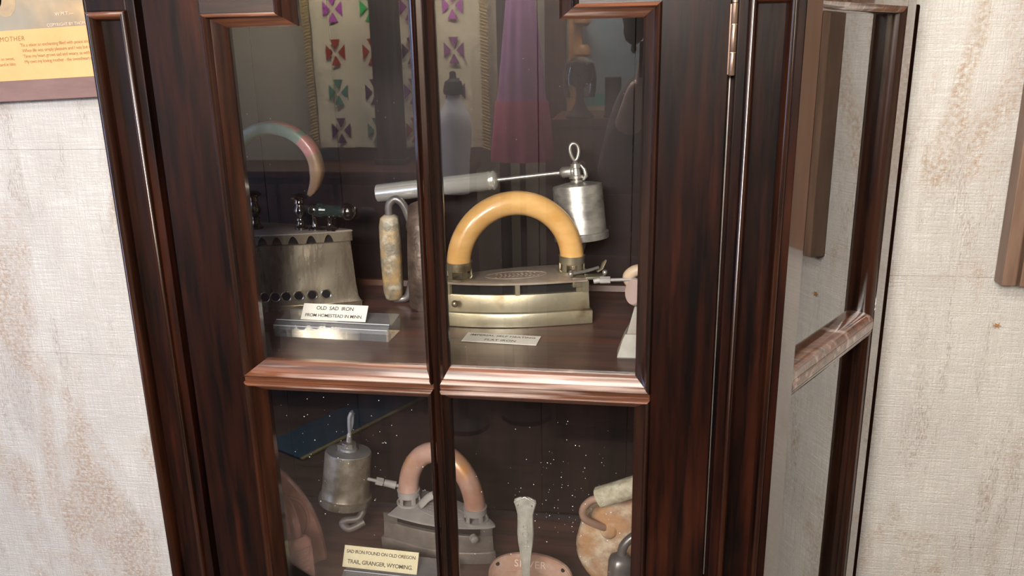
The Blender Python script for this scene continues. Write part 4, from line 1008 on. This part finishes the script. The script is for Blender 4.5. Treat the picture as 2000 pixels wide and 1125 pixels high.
# dresser with clock, box, carved shelf and board behind
DR = thing('dresser', 'brown wooden dresser with moulded drawers carrying a round mantel clock', 'dresser', (-0.10, -2.26, 0))
MB().box(-0.235, 0.34, -0.21, 0.14, 0.06, 1.265).build('carcass', FURN, DR, smooth=0, bevel=0.004)
MB().box(-0.245, 0.36, -0.22, 0.17, 1.265, 1.292).build('top', BACKTRIM, DR, smooth=0, bevel=0.006)
for i in range(5):
    d_ = MB().box(-0.225, 0.325, 0.14, 0.156, 1.03 - i * .235 + .012, 1.25 - i * .235).build('drawer', FURN, DR, smooth=0, bevel=0.006)
    for sx_ in (-0.13, 0.17): MB().lathe([(.006, 0), (.006, .012), (.014, .018), (.012, .026), (.002, .028)], (sx_, .156, 1.13 - i * .235), (0, 1, 0), n=14).build('knob', BRASSB, d_)
CK = thing('mantel_clock', 'round dark mantel clock on a flared foot under a glass shade on the dresser', 'clock', (-0.243, -2.13, 1.2925))
MB().lathe([(.052, 0), (.052, .008), (.030, .030), (.016, .055), (.014, .100), (.020, .115), (.010, .120)], n=24).build('foot', POST, CK)
MB().lathe([(.010, -.02), (.045, -.018), (.050, 0), (.045, .020), (.036, .024)], (0, 0, .155), (0, 1, 0), n=28).build('case', POST, CK)
MB().lathe([(.036, 0), (.036, .002)], (0, .022, .155), (0, 1, 0), n=28).build('dial', DKROD, CK)
MB().lathe([(.055, 0), (.060, .03), (.062, .08), (.050, .12), (.018, .14)], (0, 0, .075), n=28).build('glass_shade', glass_mat('shade_glass', 2.5, 0.03, (.9, .92, .95)), CK)
bxo = MB().box(-0.152, -0.095, -2.20, -2.12, 1.2925, 1.435).box(-0.156, -0.091, -2.205, -2.115, 1.2925, 1.302)
tag(bxo.build('upright_box', POST, None, smooth=0, bevel=0.003), 'small dark upright box standing on the dresser beside the clock', 'box')
BD = thing('painted_board', 'pale blue grey painted board leaning behind the clock', 'board', (-0.10, -2.60, 1.10))
MB().box(-0.22, 0.30, -0.01, 0.01, 0.0, 0.72).build('board', WALLB, BD, smooth=0, bevel=0.003)
MB().box(-0.215, 0.295, 0.01, 0.012, 0.205, 0.252).build('teal_band', TEAL, BD, smooth=0)
MB().box(-0.215, 0.295, 0.01, 0.012, 0.160, 0.203).build('cream_band', CREAMB, BD, smooth=0)
BZ = thing('carved_bracket', 'carved golden oak shelf post left of the pale blue board', 'shelf', (-0.275, -2.545, 0))
MB().box(-0.045, 0.010, -0.03, 0.03, 0.0, 1.95).build('upright', BRONZE, BZ, smooth=0, bevel=0.006)
for z in (1.62, 1.50, 1.44): MB().lathe([(.02, 0), (.034, .012), (.034, .03), (.02, .05)], (.012, .03, z), n=16).build('turned_ring', BRONZE, BZ)
PN = MB().box(-0.420, -0.335, -2.60, -2.54, 0.0, 2.3).box(-0.424, -0.331, -2.604, -2.536, 0.0, 0.1)
tag(PN.build('wood_panel', FURN, None, smooth=0, bevel=0.004), 'tall brown wooden panel between the dress and the dresser', 'panel')
LV = thing('hanging_lamp', 'dark hanging oil lamp in front of the blue grey board', 'lamp', (-0.055, -2.28, 1.515))
MB().lathe([(.004, 0), (.012, .012), (.008, .03), (.030, .045), (.040, .075), (.038, .10), (.046, .13), (.010, .17)], n=24).build('bowl', POST, LV)
MB().tube([(0, 0, .165), (0, 0, 1.105)], .004, 8).build('hanging_rod', POST, LV)
# white garment on a form by the sideboard
WF = thing('dress_form', 'white cotton blouse on a small dress form with a dark bonnet', 'garment', (-0.727, -2.19, 0.0))
q = MB(); n = 40
q.loft([[(rx * math.cos(2 * pi * k / n) * (1 + .03 * math.sin(14 * pi * k / n)), ry * math.sin(2 * pi * k / n), z) for k in range(n)] for z, rx, ry in ((1.00, .050, .04), (1.08, .052, .045), (1.16, .058, .048), (1.25, .068, .05), (1.30, .062, .05), (1.345, .035, .035), (1.375, .022, .022))])
q.build('blouse', WHITEC, WF, smooth=60)
q = MB().lathe([(.012, 0), (.036, .004), (.040, .016), (.032, .05), (.014, .062), (.012, .085), (.002, .09)], (0, 0, 1.375), n=24); q.build('bonnet', POST, WF)
MB().lathe([(.10, 0), (.10, .02), (.012, .04), (.012, 1.0)], n=20).build('stand', POST, WF)

RGT = thing('woven_runner', 'blue woven floor runner with ochre edges under the sideboard', 'rug', (-1.085, -2.20, 0.0), math.atan2(0.42, -0.215))
MB().box(-0.50, 0.45, 0.03, 0.25, 0.0005, 0.009).build('runner_field', RUG, RGT, smooth=0, bevel=0.003)
for y0 in (0.012,): MB().box(-0.50, 0.45, y0, y0 + .018, 0.0005, 0.010).build('runner_edge', RUGE, RGT, smooth=0, bevel=0.003)

# housings for the ceiling lamps and the added quilt light
for nm, x, y, sx_, sy_ in (('strip_lamp', -0.2, -1.05, 1.3, .35), ('strip_lamp', 1.3, -1.5, .9, .3), ('strip_lamp', -1.0, -2.28, 1.6, .14)):
    lb = {-0.2: 'white ceiling lamp housing above the cabinet aisle', 1.3: 'white ceiling lamp housing on the right of the room', -1.0: 'long white lamp housing added above the quilt'}[x]
    t = thing(nm, lb, 'lamp', (x, y, 2.62))
    MB().box(-sx_ / 2 - .02, sx_ / 2 + .02, -sy_ / 2 - .02, sy_ / 2 + .02, -0.05, -0.0005).build('housing', CEILM, t, smooth=0, bevel=0.004)

# ---------------------------------------------------------------- photographer (seen only as a dim reflection)
PH = thing('person', 'person in a brown shirt standing and holding up a phone with both hands', 'person', (0.16, -1.30, 0.0))
def skin_body(name, joints, edges, m, parent, root=0, sub=2):
    me = bpy.data.meshes.new(name); me.from_pydata([j[0] for j in joints], edges, [])
    o = bpy.data.objects.new(name, me); COL.objects.link(o); o.parent = parent
    me.materials.append(m)
    mo = o.modifiers.new('skin', 'SKIN'); mo.use_smooth_shade = True
    sv = me.skin_vertices[0].data
    for i, j in enumerate(joints): sv[i].radius = (j[1], j[2] if len(j) > 2 else j[1])
    sv[root].use_root = True
    s2 = o.modifiers.new('sub', 'SUBSURF'); s2.levels = sub; s2.render_levels = sub
    return o
# local: person faces +y, shoulders along x
J = [((0, 0, .95), .135, .10), ((0, 0, 1.12), .125, .09), ((0, 0, 1.30), .15, .10), ((0, -.01, 1.42), .14, .08), ((0, 0, 1.50), .058), ((0, .01, 1.56), .052),
     ((-.19, 0, 1.43), .055), ((-.24, .05, 1.20), .045), ((-.20, .25, 1.38), .034), ((-.175, .315, 1.47), .026),
     ((.16, 0, 1.43), .055), ((.20, .05, 1.20), .045), ((.06, .25, 1.38), .034), ((-.035, .315, 1.47), .026),
     ((-.10, 0, .88), .085), ((-.11, .01, .50), .058), ((-.11, -.02, .10), .040), ((.10, 0, .88), .085), ((.11, .01, .50), .058), ((.11, -.02, .10), .040),
     ((-.115, .10, .04), .035), ((.115, .10, .04), .035)]
Ed = [(0, 1), (1, 2), (2, 3), (3, 4), (4, 5), (3, 6), (6, 7), (7, 8), (8, 9), (3, 10), (10, 11), (11, 12), (12, 13), (0, 14), (14, 15), (15, 16), (0, 17), (17, 18), (18, 19), (16, 20), (19, 21)]
skin_body('body', J, Ed, SKIN, PH)
sj = [(p[0], *[r + .012 for r in p[1:]]) for p in [J[0], J[1], J[2], J[3], J[6], J[7], J[8], J[10], J[11], J[12]]]
skin_body('shirt', sj, [(0, 1), (1, 2), (2, 3), (3, 4), (4, 5), (5, 6), (3, 7), (7, 8), (8, 9)], SHIRT, PH)
tj = [(p[0], *[r + .014 for r in p[1:]]) for p in [J[0], J[14], J[15], J[16], J[17], J[18], J[19]]]
skin_body('trousers', tj, [(0, 1), (1, 2), (2, 3), (0, 4), (4, 5), (5, 6)], TROUS, PH)
q = MB(); n = 28; rings = []
prof_h = [(1.545, .035, .045, .03), (1.57, .052, .062, .028), (1.60, .062, .078, .018), (1.64, .070, .090, .010), (1.69, .076, .098, .0), (1.73, .074, .096, -.004), (1.76, .060, .078, -.006), (1.78, .030, .040, -.006)]
for z, rx, ry, oy in prof_h:
    rings.append([(rx * math.cos(2 * pi * k / n), oy + ry * math.sin(2 * pi * k / n) + (.020 * math.exp(-((2 * pi * k / n - pi / 2) / .16) ** 2) * math.exp(-((z - 1.645) / .022) ** 2)), z) for k in range(n)])
q.loft(rings); hd = q.build('head', SKIN, PH, smooth=70)
for sx_ in (-1, 1):
    MB().ball((sx_ * .031, .083, 1.668), .012, 12).build('eye', PAPER, hd)
    MB().ball((sx_ * .031, .0935, 1.668), .005, 10).build('pupil', INK, hd)
    MB().ball((sx_ * .076, -.002, 1.655), .026, 12, sc=(.35, .7, 1.1)).build('ear', SKIN, hd)
MB().tube([(-.022, .0915, 1.608), (0, .098, 1.607), (.022, .0915, 1.608)], [.003, .006, .003], 10).build('mouth', mat('lips', (.4, .16, .14), rough=.5), hd)
q = MB(); q.loft([[(rx * 1.07 * math.cos(2 * pi * k / n), oy - .006 + ry * 1.06 * math.sin(2 * pi * k / n) - (.045 if (z < 1.72 and 0 < k < n // 2) else 0), z) for k in range(n)] for z, rx, ry, oy in prof_h[2:-1]] + [[(.035 * math.cos(2 * pi * k / n), -.006 + .045 * math.sin(2 * pi * k / n), 1.792) for k in range(n)]])
q.build('hair', HAIR, PH, smooth=70)
for sgn, wx in ((1, -.175), (-1, -.035)):
    w0 = Vector((wx, .315, 1.47)); pc = w0 + Vector((sgn * .012, .028, .045))
    q = MB(); q.tube([w0, w0 + Vector((sgn * .004, .012, .02)), pc, pc + Vector((sgn * .004, .004, .024))], [.022, .027, .032, .028], 12, sec=lambda a: (.55 * math.cos(a), math.sin(a)), up=(1, 0, 0))
    for k, ln in enumerate((.058, .066, .062, .048)):
        b0 = pc + Vector((0, .012 - k * .014, .026)); 
        q.tube([b0, b0 + Vector((sgn * .002, .010, ln * .45)), b0 + Vector((sgn * .016, .014, ln * .75)), b0 + Vector((sgn * .028, .012, ln * .8))], [.0085, .008, .0072, .006], 8)
    q.tube([pc + Vector((0, .008, -.012)), pc + Vector((sgn * .016, .016, 0)), pc + Vector((sgn * .030, .014, .008))], [.011, .0095, .007], 8)
    q.build('hand', SKIN, PH, smooth=60)
for sx_ in (-1, 1): MB().loft([[(sx_ * .115 + .045 * math.cos(2 * pi * k / 20), .045 + .125 * math.sin(2 * pi * k / 20) * (1 if k < 10 else .8), z) for k in range(20)] for z in (.001, .02)] + [[(sx_ * .115 + .038 * math.cos(2 * pi * k / 20), .04 + .10 * math.sin(2 * pi * k / 20), .065) for k in range(20)]]).build('shoe', POST, PH)
phn = thing('phone', 'black phone held upright between the two hands of the person', 'phone', (0.055, -0.939, 1.478))
MB().box(-0.075, 0.075, -0.004, 0.004, 0.0, 0.078).build('case', PLASTIC, phn, smooth=0, bevel=0.003)
MB().lathe([(.006, 0), (.006, .002)], (-.055, .0045, .070), (0, 1, 0), n=16).build('lens', GUN, phn)
